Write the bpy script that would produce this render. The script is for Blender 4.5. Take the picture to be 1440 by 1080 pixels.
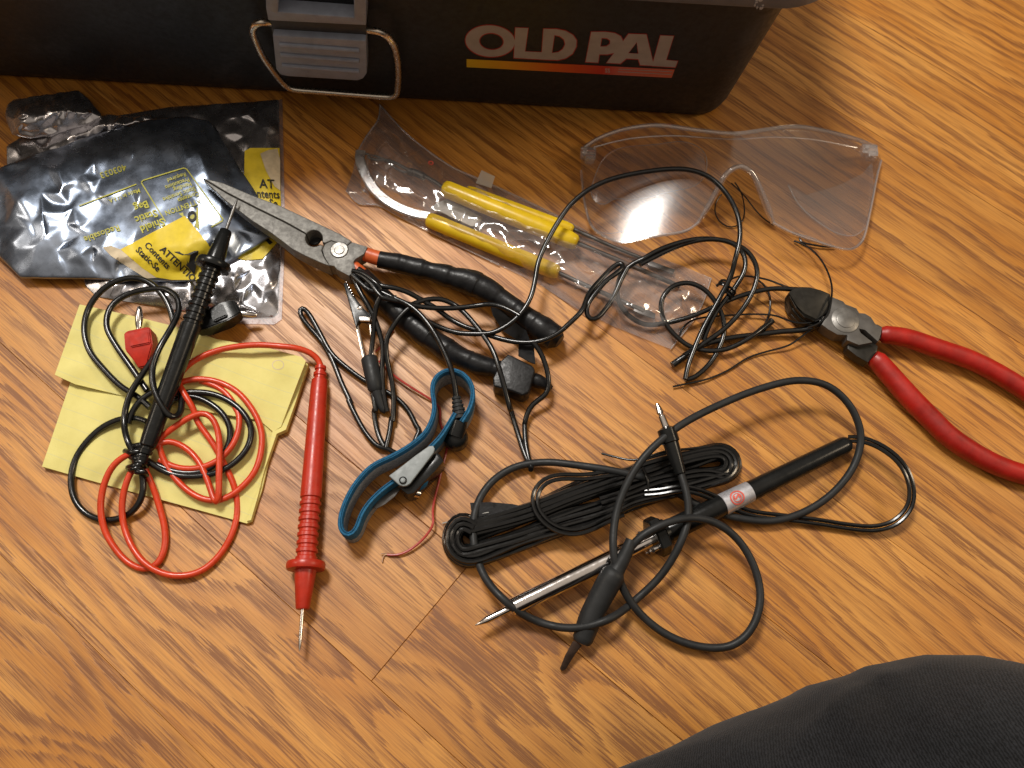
import bpy, bmesh, math, random
from mathutils import Vector, Matrix, noise
from mathutils.geometry import delaunay_2d_cdt

# ------------------------------------------------------------------ camera, world, light, exposure
SC = bpy.context.scene
for _o in list(bpy.data.objects):
    bpy.data.objects.remove(_o)
CM = 0.01                                   # the script works in centimetres, the scene is in metres
FPX, TILT, ROLL, HCAM = 1200.0, math.radians(22.0), math.radians(4.0), 37.8
_d = Vector((0, math.sin(TILT), -math.cos(TILT)))
_r = Vector((1, 0, 0)); _u = Vector((0, math.cos(TILT), math.sin(TILT)))
_rr = _r * math.cos(ROLL) + _u * math.sin(ROLL)
_uu = -_r * math.sin(ROLL) + _u * math.cos(ROLL)
CAMP = Vector((0, -math.tan(TILT) * HCAM, HCAM))

def ray(px, py):
    return _d * FPX + _rr * (px - 720) + _uu * (540 - py)

def P(px, py, h=0.0):
    """floor-plan point: where the traced photo point lies at height h (cm) above the floor"""
    v = ray(px, py)
    return CAMP + v * ((h - HCAM) / v.z)

def on_plane(px, py, o, n):
    v = ray(px, py)
    return CAMP + v * ((o - CAMP).dot(n) / v.dot(n))

cam = bpy.data.cameras.new('camera'); camo = bpy.data.objects.new('camera', cam)
SC.collection.objects.link(camo)
camo.matrix_world = Matrix((( _rr.x, _uu.x, -_d.x, CAMP.x * CM), (_rr.y, _uu.y, -_d.y, CAMP.y * CM),
                            (_rr.z, _uu.z, -_d.z, CAMP.z * CM), (0, 0, 0, 1)))
cam.sensor_fit = 'HORIZONTAL'; cam.sensor_width = 36; cam.lens = FPX * 36 / 1440
cam.clip_start = 0.005; cam.clip_end = 50
SC.camera = camo

W = bpy.data.worlds.new('World'); SC.world = W; W.use_nodes = True
nt = W.node_tree; nt.nodes.clear()
wo = nt.nodes.new('ShaderNodeOutputWorld'); bg = nt.nodes.new('ShaderNodeBackground')
tc = nt.nodes.new('ShaderNodeTexCoord'); sx = nt.nodes.new('ShaderNodeSeparateXYZ')
rp = nt.nodes.new('ShaderNodeValToRGB')
nt.links.new(tc.outputs['Generated'], sx.inputs[0]); nt.links.new(sx.outputs['Z'], rp.inputs['Fac'])
e = rp.color_ramp.elements                  # the room the floor is in: dim walls, a pale ceiling above
e[0].position = 0.0; e[0].color = (0.06, 0.045, 0.035, 1)
e[1].position = 0.95; e[1].color = (1.05, 0.90, 0.74, 1)
for pos, c in ((0.38, (0.15, 0.12, 0.095, 1)), (0.62, (0.58, 0.49, 0.40, 1))):
    k = e.new(pos); k.color = c
nt.links.new(rp.outputs['Color'], bg.inputs['Color']); nt.links.new(bg.outputs[0], wo.inputs['Surface'])
bg.inputs['Strength'].default_value = 0.50

def area(name, loc, aim, size, power, col, size_y=None):
    l = bpy.data.lights.new(name, 'AREA'); l.energy = power; l.color = col; l.size = size * CM
    l.shape = 'RECTANGLE'; l.size_y = (size_y or size) * CM
    o = bpy.data.objects.new(name, l); SC.collection.objects.link(o)
    o.location = loc * CM
    o.rotation_euler = ((aim - loc)).to_track_quat('-Z', 'Y').to_euler()
    return o
AIM = P(475, 480)
_v = (AIM - CAMP).normalized(); KEYD = Vector((_v.x, _v.y, -_v.z))   # the lamp whose reflection whitens the boards left of the middle
area('ceiling_lamp', AIM + KEYD * 180, P(620, 560), 42, 30.0, (1.0, 0.955, 0.89), 34)
area('second_ceiling_lamp', P(720, 540) + Vector((0.8, 0.12, 0.62)).normalized() * 220, P(720, 540), 36, 9.5, (1.0, 0.80, 0.56))
area('third_ceiling_lamp', P(720, 540) + Vector((-0.8, 0.08, 0.6)).normalized() * 220, P(720, 540), 40, 5.5, (1.0, 0.84, 0.66))

SC.view_settings.view_transform = 'Standard'; SC.view_settings.look = 'None'
SC.view_settings.gamma = 1; SC.view_settings.use_curve_mapping = False
SC.view_settings.exposure = 0.0
SC.render.engine = 'CYCLES'
SC.cycles.transparent_max_bounces = 24; SC.cycles.max_bounces = 10
SC.cycles.use_denoising = True

# ------------------------------------------------------------------ materials
class NT:
    def __init__(s, name):
        s.m = bpy.data.materials.new(name); s.m.use_nodes = True
        s.t = s.m.node_tree; s.t.nodes.clear()
        s.out = s.t.nodes.new('ShaderNodeOutputMaterial')
    def n(s, typ, **kw):
        nd = s.t.nodes.new('ShaderNode' + typ)
        for k, v in kw.items(): setattr(nd, k, v)
        return nd
    def l(s, a, b): s.t.links.new(a, b)
    def put(s, sock, v):
        if hasattr(v, 'is_linked') or hasattr(v, 'links'): s.l(v, sock)
        else: sock.default_value = v
    def math(s, op, a, b=None, c=None, clamp=False):
        nd = s.n('Math', operation=op, use_clamp=clamp); s.put(nd.inputs[0], a)
        if b is not None: s.put(nd.inputs[1], b)
        if c is not None: s.put(nd.inputs[2], c)
        return nd.outputs[0]
    def comb(s, x, y, z=0.0):
        nd = s.n('CombineXYZ'); s.put(nd.inputs[0], x); s.put(nd.inputs[1], y); s.put(nd.inputs[2], z); return nd.outputs[0]
    def noise(s, vec, scale, detail=3.0, rough=0.5, dist=0.0):
        nd = s.n('TexNoise'); s.l(vec, nd.inputs['Vector']); nd.inputs['Scale'].default_value = scale
        nd.inputs['Detail'].default_value = detail; nd.inputs['Roughness'].default_value = rough
        nd.inputs['Distortion'].default_value = dist; return nd.outputs['Fac']
    def mix(s, f, a, b, blend='MIX'):
        nd = s.n('MixRGB', blend_type=blend); s.put(nd.inputs[0], f)
        for i, v in ((1, a), (2, b)):
            if isinstance(v, tuple): nd.inputs[i].default_value = v if len(v) == 4 else v + (1,)
            else: s.l(v, nd.inputs[i])
        return nd.outputs[0]
    def maprange(s, v, a, b, c, d):
        nd = s.n('MapRange'); s.put(nd.inputs['Value'], v)
        for nm, x in (('From Min', a), ('From Max', b), ('To Min', c), ('To Max', d)): s.put(nd.inputs[nm], x)
        return nd.outputs['Result']
    def bump(s, h, strength, dist_cm):
        nd = s.n('Bump'); nd.inputs['Strength'].default_value = strength; nd.inputs['Distance'].default_value = dist_cm * CM
        s.l(h, nd.inputs['Height']); return nd.outputs['Normal']
    def principled(s, **kw):
        p = s.n('BsdfPrincipled')
        for k, v in kw.items():
            k = k.replace('_', ' ')
            sock = p.inputs[k]
            if isinstance(v, tuple): sock.default_value = v if len(v) == 4 else v + (1,)
            elif isinstance(v, (int, float)): sock.default_value = v
            else: s.l(v, sock)
        s.l(p.outputs[0], s.out.inputs['Surface']); return p

def mat(name, col, rough=0.5, metal=0.0, var=0.18, scale=1.5, bump=0.0, bscale=12.0, rvar=0.12, spec=0.5, coat=0.0, col2=None, sheen=0.0):
    """plain material with uneven colour, gloss and a fine relief; scale in features per cm"""
    t = NT(name); tcn = t.n('TexCoord')
    n1 = t.noise(tcn.outputs['Object'], scale / CM, 4.0, 0.6)
    lo = tuple(c * (1 - var) for c in col); hi = col2 or tuple(min(1, c * (1 + var)) for c in col)
    f = t.maprange(n1, 0.35, 0.65, 0.0, 1.0)
    c = t.mix(f, lo, hi)
    n2 = t.noise(tcn.outputs['Object'], scale * 2.3 / CM, 5.0, 0.65)
    r = t.maprange(n2, 0.3, 0.7, max(0.02, rough - rvar), min(1, rough + rvar))
    p = t.principled(Base_Color=c, Roughness=r, Metallic=metal)
    p.inputs['Specular IOR Level'].default_value = spec
    p.inputs['Coat Weight'].default_value = coat
    p.inputs['Sheen Weight'].default_value = sheen
    if bump:
        n3 = t.noise(tcn.outputs['Object'], bscale / CM, 3.0, 0.6)
        t.l(t.bump(n3, 0.6, bump), p.inputs['Normal'])
    return t.m

def film(name, tint, gloss=0.10, edge=0.55, milky=0.03, rough=0.08, bump=0.0, bscale=3.0):
    """thin clear plastic: see-through, reflecting more at grazing angles"""
    t = NT(name); tcn = t.n('TexCoord')
    tr = t.n('BsdfTransparent'); tr.inputs[0].default_value = tint + (1,)
    gl = t.n('BsdfGlossy'); gl.inputs['Roughness'].default_value = rough; gl.inputs['Color'].default_value = (1, 1, 1, 1)
    df = t.n('BsdfDiffuse'); df.inputs[0].default_value = (0.8, 0.78, 0.8, 1)
    lw = t.n('LayerWeight'); lw.inputs['Blend'].default_value = 0.35
    fac = t.maprange(lw.outputs['Facing'], 0.0, 1.0, gloss, edge)
    m0 = t.n('MixShader'); m0.inputs[0].default_value = milky
    t.l(tr.outputs[0], m0.inputs[1]); t.l(df.outputs[0], m0.inputs[2])
    m1 = t.n('MixShader'); t.l(fac, m1.inputs[0]); t.l(m0.outputs[0], m1.inputs[1]); t.l(gl.outputs[0], m1.inputs[2])
    t.l(m1.outputs[0], t.out.inputs['Surface'])
    if bump:
        n3 = t.noise(tcn.outputs['Object'], bscale / CM, 3.0, 0.6, 0.6)
        b = t.bump(n3, 0.8, bump); t.l(b, gl.inputs['Normal']); t.l(b, lw.inputs['Normal'])
    return t.m

def oak():
    t = NT('oak_flooring')
    uv = t.n('UVMap', uv_map='plank'); rn = t.n('UVMap', uv_map='rnd')
    s1 = t.n('SeparateXYZ'); t.l(uv.outputs[0], s1.inputs[0]); s2 = t.n('SeparateXYZ'); t.l(rn.outputs[0], s2.inputs[0])
    u, v, a, b = s1.outputs[0], s1.outputs[1], s2.outputs[0], s2.outputs[1]
    off = t.math('MULTIPLY', a, 137.0)
    uo = t.math('ADD', u, off)
    # growth rings: the board is a slice of a trunk whose heart lies under or beside it
    wob = t.math('SUBTRACT', t.noise(t.comb(t.math('MULTIPLY', uo, 0.075), t.math('MULTIPLY', v, 0.16), b), 1.0, 2.0, 0.5), 0.5)
    wob2 = t.math('SUBTRACT', t.noise(t.comb(t.math('MULTIPLY', uo, 0.25), t.math('MULTIPLY', v, 0.9), a), 1.0, 2.0, 0.5), 0.5)
    vc = t.math('SUBTRACT', v, t.math('MULTIPLY_ADD', b, 26.0, -13.0))
    dep = t.math('ADD', t.math('MULTIPLY_ADD', a, 3.0, 1.2), t.math('MULTIPLY', wob, 9.0))
    R = t.math('SQRT', t.math('ADD', t.math('MULTIPLY', vc, vc), t.math('MULTIPLY', dep, dep)))
    ring = t.math('ADD', t.math('MULTIPLY', R, t.math('MULTIPLY_ADD', a, 0.9, 0.95)), t.math('MULTIPLY', wob2, 1.1))
    # rough, hairy ring edges: jitter the ring by fibre noise
    fib = t.math('SUBTRACT', t.noise(t.comb(t.math('MULTIPLY', uo, 0.30), t.math('MULTIPLY', v, 9.0), a), 1.0, 4.0, 0.72), 0.5)
    ring = t.math('ADD', ring, t.math('MULTIPLY', fib, 1.3))
    fr = t.math('FRACT', ring)
    rampn = t.n('ValToRGB'); t.l(fr, rampn.inputs[0])
    el = rampn.color_ramp.elements; el[0].position = 0.0; el[0].color = (0.02, 0.02, 0.02, 1); el[1].position = 1.0; el[1].color = (0.0, 0, 0, 1)
    for p_, c_ in ((0.05, 0.95), (0.20, 1.0), (0.40, 0.75), (0.60, 0.2), (0.85, 0.02)):
        k_ = el.new(p_); k_.color = (c_, c_, c_, 1)
    idn = t.math('FLOOR', ring)
    strength = t.noise(t.comb(t.math('MULTIPLY', idn, 3.7), t.math('MULTIPLY', uo, 0.05), b), 1.0, 1.0, 0.5)
    strength = t.maprange(strength, 0.34, 0.60, 0.40, 1.08)
    band = t.math('MULTIPLY', rampn.outputs[0], strength)
    pores = t.noise(t.comb(t.math('MULTIPLY', uo, 0.26), t.math('MULTIPLY', v, 13.0), b), 1.0, 4.0, 0.68)
    pores = t.maprange(pores, 0.45, 0.555, 0.0, 1.0)
    dark = t.math('MULTIPLY', band, t.math('MULTIPLY_ADD', pores, 0.66, 0.46))
    dark = t.math('ADD', dark, t.math('MULTIPLY', pores, 0.24), clamp=True)
    hair = t.noise(t.comb(t.math('MULTIPLY', uo, 0.45), t.math('MULTIPLY', v, 30.0), a), 1.0, 2.0, 0.6)
    hair = t.maprange(hair, 0.56, 0.62, 0.0, 1.0)
    dark = t.math('ADD', dark, t.math('MULTIPLY', hair, t.math('MULTIPLY_ADD', band, 0.45, 0.14)), clamp=True)
    fine = t.noise(t.comb(t.math('MULTIPLY', uo, 0.5), t.math('MULTIPLY', v, 34.0), a), 1.0, 3.0, 0.7)
    big = t.noise(t.comb(t.math('MULTIPLY', uo, 0.12), t.math('MULTIPLY', v, 0.5), a), 1.0, 2.0, 0.5)
    base = t.mix(t.maprange(fine, 0.3, 0.7, 0.0, 1.0), FLOOR_A, FLOOR_B)
    base = t.mix(t.maprange(big, 0.38, 0.66, 0.0, 0.7), base, FLOOR_C)
    col = t.mix(t.math('MULTIPLY', dark, 0.86), base, FLOOR_D)
    tint = t.maprange(a, 0.0, 1.0, 0.90, 1.08)
    tn = t.n('CombineXYZ'); 
    for i in range(3): t.l(tint, tn.inputs[i])
    col = t.mix(1.0, col, tn.outputs[0], 'MULTIPLY')
    rough = t.maprange(dark, 0.0, 1.0, 0.40, 0.52)
    p = t.principled(Base_Color=col, Roughness=rough)
    p.inputs['Specular IOR Level'].default_value = 0.58
    h = t.math('ADD', t.math('MULTIPLY', dark, -1.0), t.math('MULTIPLY', fine, 0.35))
    t.l(t.bump(h, 0.35, 0.006), p.inputs['Normal'])
    return t.m
FLOOR_A = (0.41, 0.148, 0.014); FLOOR_B = (0.53, 0.220, 0.030); FLOOR_C = (0.67, 0.322, 0.068); FLOOR_D = (0.155, 0.044, 0.003)

def denim():
    t = NT('dark_denim'); tcn = t.n('TexCoord')
    w = t.n('TexWave', wave_type='BANDS', bands_direction='DIAGONAL'); w.inputs['Scale'].default_value = 480.0
    w.inputs['Distortion'].default_value = 4.0; w.inputs['Detail'].default_value = 2.0; w.inputs['Detail Scale'].default_value = 2.0
    t.l(tcn.outputs['Object'], w.inputs['Vector'])
    n1 = t.noise(tcn.outputs['Object'], 700.0, 4.0, 0.7); n2 = t.noise(tcn.outputs['Object'], 14.0, 3.0, 0.6)
    f = t.math('MULTIPLY', t.math('ADD', t.math('MULTIPLY', w.outputs['Fac'], 0.38), t.math('MULTIPLY', n1, 0.8)), t.maprange(n2, 0.3, 0.7, 0.6, 1.2))
    col = t.mix(t.maprange(f, 0.3, 0.85, 0.0, 1.0), (0.0025, 0.0028, 0.0036), (0.020, 0.0212, 0.0245))
    p = t.principled(Base_Color=col, Roughness=0.92)
    p.inputs['Specular IOR Level'].default_value = 0.15; p.inputs['Sheen Weight'].default_value = 0.12
    t.l(t.bump(f, 0.7, 0.03), p.inputs['Normal'])
    return t.m

def stripe_mat():
    t = NT('sunset_stripe'); uv = t.n('UVMap', uv_map='plank'); s1 = t.n('SeparateXYZ'); t.l(uv.outputs[0], s1.inputs[0])
    r_ = t.n('ValToRGB'); t.l(s1.outputs[0], r_.inputs[0]); el = r_.color_ramp.elements
    el[0].position = 0; el[0].color = (0.80, 0.52, 0.02, 1); el[1].position = 1; el[1].color = (0.70, 0.16, 0.09, 1)
    for p_, c_ in ((0.2, (0.82, 0.36, 0.02, 1)), (0.42, (0.75, 0.13, 0.015, 1)), (0.66, (0.62, 0.035, 0.02, 1)), (0.74, (0.66, 0.15, 0.11, 1))):
        k_ = el.new(p_); k_.color = c_
    t.principled(Base_Color=r_.outputs[0], Roughness=0.4)
    return t.m

def pliers_steel():
    t = NT('worn_grey_steel'); tcn = t.n('TexCoord')
    n1 = t.noise(tcn.outputs['Object'], 420.0, 5.0, 0.75); n2 = t.noise(tcn.outputs['Object'], 900.0, 3.0, 0.7)
    c = t.mix(t.maprange(n1, 0.38, 0.62, 0, 1), (0.12, 0.115, 0.107), (0.18, 0.174, 0.16))
    c = t.mix(t.maprange(n2, 0.60, 0.75, 0, 0.5), c, (0.07, 0.06, 0.05))
    p = t.principled(Base_Color=c, Roughness=t.maprange(n1, 0.3, 0.7, 0.62, 0.48), Metallic=0.45)
    t.l(t.bump(n2, 0.25, 0.005), p.inputs['Normal'])
    return t.m

def paper():
    t = NT('yellow_lined_paper'); tcn = t.n('TexCoord')
    n1 = t.noise(tcn.outputs['Object'], 60.0, 4.0, 0.6); n2 = t.noise(tcn.outputs['Object'], 1500.0, 2.0, 0.6)
    c = t.mix(t.maprange(n1, 0.3, 0.7, 0, 1), (0.62, 0.545, 0.18), (0.72, 0.645, 0.235))
    mp = t.n('Mapping'); mp.inputs['Rotation'].default_value = (0, 0, math.radians(17)); t.l(tcn.outputs['Object'], mp.inputs['Vector'])
    s1 = t.n('SeparateXYZ'); t.l(mp.outputs[0], s1.inputs[0])
    fr = t.math('FRACT', t.math('MULTIPLY', s1.outputs[1], 100 / 0.72))
    ln = t.math('LESS_THAN', fr, 0.06)
    c = t.mix(t.math('MULTIPLY', ln, 0.18), c, (0.35, 0.42, 0.40))
    p = t.principled(Base_Color=c, Roughness=0.8)
    t.l(t.bump(t.math('ADD', n1, t.math('MULTIPLY', n2, 0.15)), 0.5, 0.08), p.inputs['Normal'])
    return t.m

M = {}
M['oak'] = oak()
M['box'] = mat('black_box_plastic', (0.0065, 0.0095, 0.0135), 0.5, var=0.25, bump=0.004, bscale=25)
M['grey'] = mat('slate_grey_plastic', (0.135, 0.150, 0.185), 0.45, var=0.1, bump=0.003, bscale=20)
M['latch_grey'] = mat('latch_grey_plastic', (0.30, 0.33, 0.41), 0.38, var=0.1, bump=0.003, bscale=20)
M['greydark'] = mat('dark_grey_plastic', (0.045, 0.047, 0.05), 0.5, var=0.1)
M['scuff'] = mat('pale_scuff', (0.5, 0.5, 0.52), 0.6)
M['brass'] = mat('dull_plated_wire', (0.74, 0.67, 0.58), 0.28, 1.0, var=0.1, scale=3)
M['white_ink'] = mat('white_print', (0.44, 0.39, 0.37), 0.45, var=0.08)
M['red_ink'] = mat('red_print', (0.45, 0.03, 0.03), 0.45, var=0.08)
M['stripe'] = stripe_mat()
M['foil'] = mat('smoky_metal_film', (0.54, 0.53, 0.56), 0.26, 0.95, var=0.25, scale=0.8, rvar=0.06)
M['foil_blue'] = mat('blue_black_metal_film', (0.34, 0.40, 0.51), 0.28, 0.95, var=0.4, scale=0.5, rvar=0.06)
M['yellow_label'] = mat('yellow_sticker', (0.66, 0.50, 0.022), 0.5, var=0.1, bump=0.004)
M['yellow_ink'] = mat('yellow_print', (0.42, 0.40, 0.06), 0.5)
M['black_ink'] = mat('black_print', (0.012, 0.012, 0.012), 0.6)
M['torn'] = mat('torn_paper_backing', (0.55, 0.46, 0.32), 0.8)
M['paper'] = paper()
M['red_plastic'] = mat('red_plastic', (0.43, 0.024, 0.008), 0.36, var=0.1, bump=0.002)
M['red_cable'] = mat('orange_red_cable', (0.58, 0.048, 0.012), 0.32, var=0.08)
M['black_plastic'] = mat('black_plastic', (0.009, 0.0095, 0.0095), 0.24, var=0.2, spec=0.3, rvar=0.06, bump=0.002)
M['black_cable'] = mat('black_cable', (0.007, 0.007, 0.007), 0.22, var=0.2, spec=0.5, rvar=0.06)
M['rubber'] = mat('charcoal_rubber', (0.018, 0.019, 0.020), 0.5, var=0.15, bump=0.002, bscale=30, spec=0.3)
M['tape'] = mat('black_vinyl_tape', (0.009, 0.009, 0.010), 0.38, var=0.3, scale=2.5, bump=0.025, bscale=3.0, rvar=0.12, spec=0.3)
M['steel'] = pliers_steel()
M['nickel'] = mat('nickel_pin', (0.62, 0.58, 0.55), 0.2, 1.0, var=0.12)
M['chrome'] = mat('chrome', (0.72, 0.68, 0.66), 0.13, 1.0, var=0.1, rvar=0.05)
M['cutter_grey'] = mat('grey_cutter_steel', (0.105, 0.098, 0.09), 0.5, 0.5, var=0.2, bump=0.004)
M['bright_steel'] = mat('bright_steel', (0.75, 0.74, 0.74), 0.34, 1.0, var=0.08)
M['rivet_steel'] = mat('worn_rivet', (0.20, 0.19, 0.175), 0.42, 0.6, var=0.2)
M['dark_steel'] = mat('dark_tool_steel', (0.13, 0.125, 0.12), 0.4, 0.8, var=0.2, bump=0.003)
M['black_jaw'] = mat('blackened_jaw', (0.028, 0.026, 0.022), 0.38, 0.6, var=0.25)
M['grip_orange'] = mat('orange_grip', (0.52, 0.095, 0.022), 0.42, var=0.1)
M['grip_red'] = mat('red_dipped_grip', (0.33, 0.010, 0.005), 0.42, var=0.3, scale=0.7, bump=0.003)
M['blue_band'] = mat('blue_elastic', (0.005, 0.095, 0.20), 0.8, var=0.25, scale=8, bump=0.03, bscale=14)
M['grey_band'] = mat('grey_elastic_lining', (0.21, 0.21, 0.21), 0.85, var=0.3, scale=10, bump=0.03, bscale=16)
M['grey_clasp'] = mat('satin_grey_clasp', (0.22, 0.245, 0.25), 0.5, 0.0, var=0.1)
M['yellow_handle'] = mat('yellow_handle', (0.66, 0.44, 0.012), 0.34, var=0.1, scale=1.0, bump=0.003)
M['white_plastic'] = mat('milky_white_plastic', (0.42, 0.41, 0.39), 0.5, spec=0.2)
M['clear_bag'] = film('clear_bag_film', (0.95, 0.935, 0.935), 0.065, 0.55, 0.075, 0.12, bump=0.015, bscale=1.4)
M['clear_lens'] = film('clear_polycarbonate', (0.945, 0.935, 0.935), 0.010, 0.42, 0.016, 0.2, bump=0.004, bscale=2)
M['clear_edge'] = film('clear_polycarbonate_edge', (0.86, 0.83, 0.81), 0.16, 0.85, 0.14, 0.10)
M['tab_film'] = film('milky_tape', (0.8, 0.8, 0.82), 0.05, 0.4, 0.35, 0.3)
M['clear_seam'] = film('smoky_clear_film', (0.80, 0.77, 0.78), 0.006, 0.25, 0.06, 0.35, bump=0.03)
M['silver_label'] = mat('silver_sticker', (0.60, 0.60, 0.64), 0.33, 0.6, var=0.08)
M['plug_red'] = mat('dull_red_plug', (0.40, 0.018, 0.006), 0.5, spec=0.2)
M['label_red'] = mat('red_stamp', (0.62, 0.10, 0.07), 0.5)
M['red_wire'] = mat('thin_red_wire', (0.36, 0.035, 0.025), 0.4)
M['copper'] = mat('bare_copper', (0.32, 0.20, 0.13), 0.35, 1.0)
M['brown_tip'] = mat('stained_clip_steel', (0.10, 0.065, 0.05), 0.4, 0.8)
M['denim'] = denim()
M['wire_grey'] = mat('bare_grey_wire', (0.25, 0.24, 0.22), 0.4, 0.8)

# ------------------------------------------------------------------ geometry helpers (cm)
class MB:
    def __init__(s): s.v = []; s.f = []; s.mi = []
    def add(s, vf, mi=0):
        v, f = vf; o = len(s.v); s.v += [Vector(x) for x in v]; s.f += [tuple(i + o for i in q) for q in f]; s.mi += [mi] * len(f); return s

class Thing:
    def __init__(s, name, base, label, cat, group=None):
        s.base = Vector(base); s.o = bpy.data.objects.new(name, None); SC.collection.objects.link(s.o)
        s.o.empty_display_size = 0.02; s.o.location = s.base * CM
        s.o['label'] = label; s.o['category'] = cat
        if group: s.o['group'] = group
    def crush(s, name, mb, m, seed):
        '''crumpled film: facets softened between creases of uneven sharpness'''
        o = s.part(name, mb, m, sharp=0); me = o.data; rnd = random.Random(seed)
        at = me.attributes.new('crease_edge', 'FLOAT', 'EDGE')
        for k in range(len(me.edges)): at.data[k].value = rnd.choice((.15, .4, .7, .85))
        md = o.modifiers.new('soft_folds', 'SUBSURF'); md.levels = md.render_levels = 2
        md.boundary_smooth = 'PRESERVE_CORNERS'
        return o
    def part(s, name, mb, m, parent=None, smooth=True, label=None, sharp=40):
        if isinstance(mb, tuple): mb = MB().add(mb)
        me = bpy.data.meshes.new(name)
        me.from_pydata([(x - s.base) * CM for x in mb.v], [], mb.f); me.update()
        for mm in (m if isinstance(m, list) else [m]): me.materials.append(M[mm])
        for p, i in zip(me.polygons, mb.mi): p.material_index = i
        bm = bmesh.new(); bm.from_mesh(me); bmesh.ops.recalc_face_normals(bm, faces=bm.faces); bm.to_mesh(me); bm.free()
        if smooth:
            me.polygons.foreach_set('use_smooth', [True] * len(me.polygons))
            if sharp: me.set_sharp_from_angle(angle=math.radians(sharp))
        o = bpy.data.objects.new(name, me); SC.collection.objects.link(o)
        o.parent = parent or s.o
        if label: o['label'] = label
        return o

def T(x0, y0, s):
    """traced coordinates of an enlarged view of the photo -> photo coordinates"""
    return lambda L: [((x0 + q[0] / s, y0 + q[1] / s) + tuple(q[2:])) for q in L]

def pts3(L, z=0.3):
    return [P(q[0], q[1], q[2] if len(q) > 2 else z) for q in L]

def spline(pts, step=0.18):
    """Catmull-Rom through the points, resampled; returns points and the parameter of each"""
    n = len(pts); out = []; par = []
    for i in range(n - 1):
        p0 = pts[i - 1] if i else pts[0] * 2 - pts[1]; p1 = pts[i]; p2 = pts[i + 1]; p3 = pts[i + 2] if i + 2 < n else pts[-1] * 2 - pts[-2]
        t1 = max((p1 - p0).length, 1e-4) ** .5; t2 = max((p2 - p1).length, 1e-4) ** .5; t3 = max((p3 - p2).length, 1e-4) ** .5
        m1 = (p2 - p1) / t2 * t2; 
        k1 = ((p1 - p0) / t1 - (p2 - p0) / (t1 + t2) + (p2 - p1) / t2) * t2
        k2 = ((p2 - p1) / t2 - (p3 - p1) / (t2 + t3) + (p3 - p2) / t3) * t2
        m = max(2, int((p2 - p1).length / step))
        for j in range(m):
            t = j / m; a = t * t; b = a * t
            out.append(p1 * (2 * b - 3 * a + 1) + k1 * (b - 2 * a + t) + p2 * (-2 * b + 3 * a) + k2 * (b - a)); par.append(i + t)
    out.append(pts[-1]); par.append(n - 1.0)
    return out, par

def smooth_line(pts, it=2):
    for _ in range(it):
        q = pts[:]
        for i in range(1, len(pts) - 1): q[i] = pts[i] * .5 + (pts[i - 1] + pts[i + 1]) * .25
        pts = q
    return pts

def sweep(pts, rad, segs=10, cap=True, prof=None, up=None):
    """tube along pts; rad a number or one per point; prof = closed 2-D outline instead of a circle"""
    n = len(pts); v = []; f = []
    tg = [(pts[min(i + 1, n - 1)] - pts[max(i - 1, 0)]).normalized() for i in range(n)]
    nrm = (up or Vector((0, 0, 1))); nrm = nrm - tg[0] * nrm.dot(tg[0])
    if nrm.length < 1e-3: nrm = Vector((1, 0, 0)) - tg[0] * tg[0].x
    nrm.normalize()
    K = len(prof) if prof else segs
    for i in range(n):
        if up is not None:
            nrm = up - tg[i] * up.dot(tg[i]); nrm.normalize()
        else:
            nrm = nrm - tg[i] * nrm.dot(tg[i]); nrm.normalize()
        bi = tg[i].cross(nrm)
        r = rad[i] if isinstance(rad, (list, tuple)) else rad
        for k in range(K):
            if prof: a, b = prof[k]; v.append(pts[i] + bi * (a * r) + nrm * (b * r))
            else:
                a = 2 * math.pi * k / K; v.append(pts[i] + bi * (math.cos(a) * r) + nrm * (math.sin(a) * r))
    for i in range(n - 1):
        for k in range(K):
            f.append((i * K + k, i * K + (k + 1) % K, (i + 1) * K + (k + 1) % K, (i + 1) * K + k))
    if cap:
        f.append(tuple(range(K - 1, -1, -1))); f.append(tuple((n - 1) * K + k for k in range(K)))
    return v, f

def cable(L, r, z=0.3, segs=10, step=0.2, sm=2):
    p, _ = spline(pts3(L, z), step); return sweep(smooth_line(p, sm), r, segs)

def rsweep(pts, radii, segs=16, step=0.15, sm=1):
    """tube through pts with a radius per point"""
    p, par = spline(pts, step); rr = []
    for t in par:
        i = min(int(t), len(radii) - 2); w = t - i; w = w * w * (3 - 2 * w); rr.append(radii[i] * (1 - w) + radii[i + 1] * w)
    return sweep(smooth_line(p, sm), rr, segs)

def lathe(p0, p1, prof, segs=20, rot=0.0):
    """profile [(cm along, radius)] turned about the line p0 -> p1"""
    ax = (p1 - p0).normalized(); n = Vector((0, 0, 1)) if abs(ax.z) < .95 else Vector((1, 0, 0)); n = (n - ax * n.dot(ax)).normalized(); b = ax.cross(n)
    v = []; f = []
    for (t, r) in prof:
        for k in range(segs):
            a = 2 * math.pi * (k + rot) / segs; v.append(p0 + ax * t + n * (math.cos(a) * r) + b * (math.sin(a) * r))
    for i in range(len(prof) - 1):
        for k in range(segs): f.append((i * segs + k, i * segs + (k + 1) % segs, (i + 1) * segs + (k + 1) % segs, (i + 1) * segs + k))
    f.append(tuple(range(segs - 1, -1, -1))); f.append(tuple((len(prof) - 1) * segs + k for k in range(segs)))
    return v, f

def prism(L, ztop, thick, bev=0.06, segs=2, hole=None):
    """outline traced on the top face at height ztop (number or per vertex), extruded down by thick"""
    n = len(L); zt = ztop if isinstance(ztop, (list, tuple)) else [ztop] * n; th = thick if isinstance(thick, (list, tuple)) else [thick] * n
    top = [P(L[i][0], L[i][1], zt[i]) for i in range(n)]
    return slab(top, [Vector((0, 0, -th[i])) for i in range(n)], bev, segs)

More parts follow.
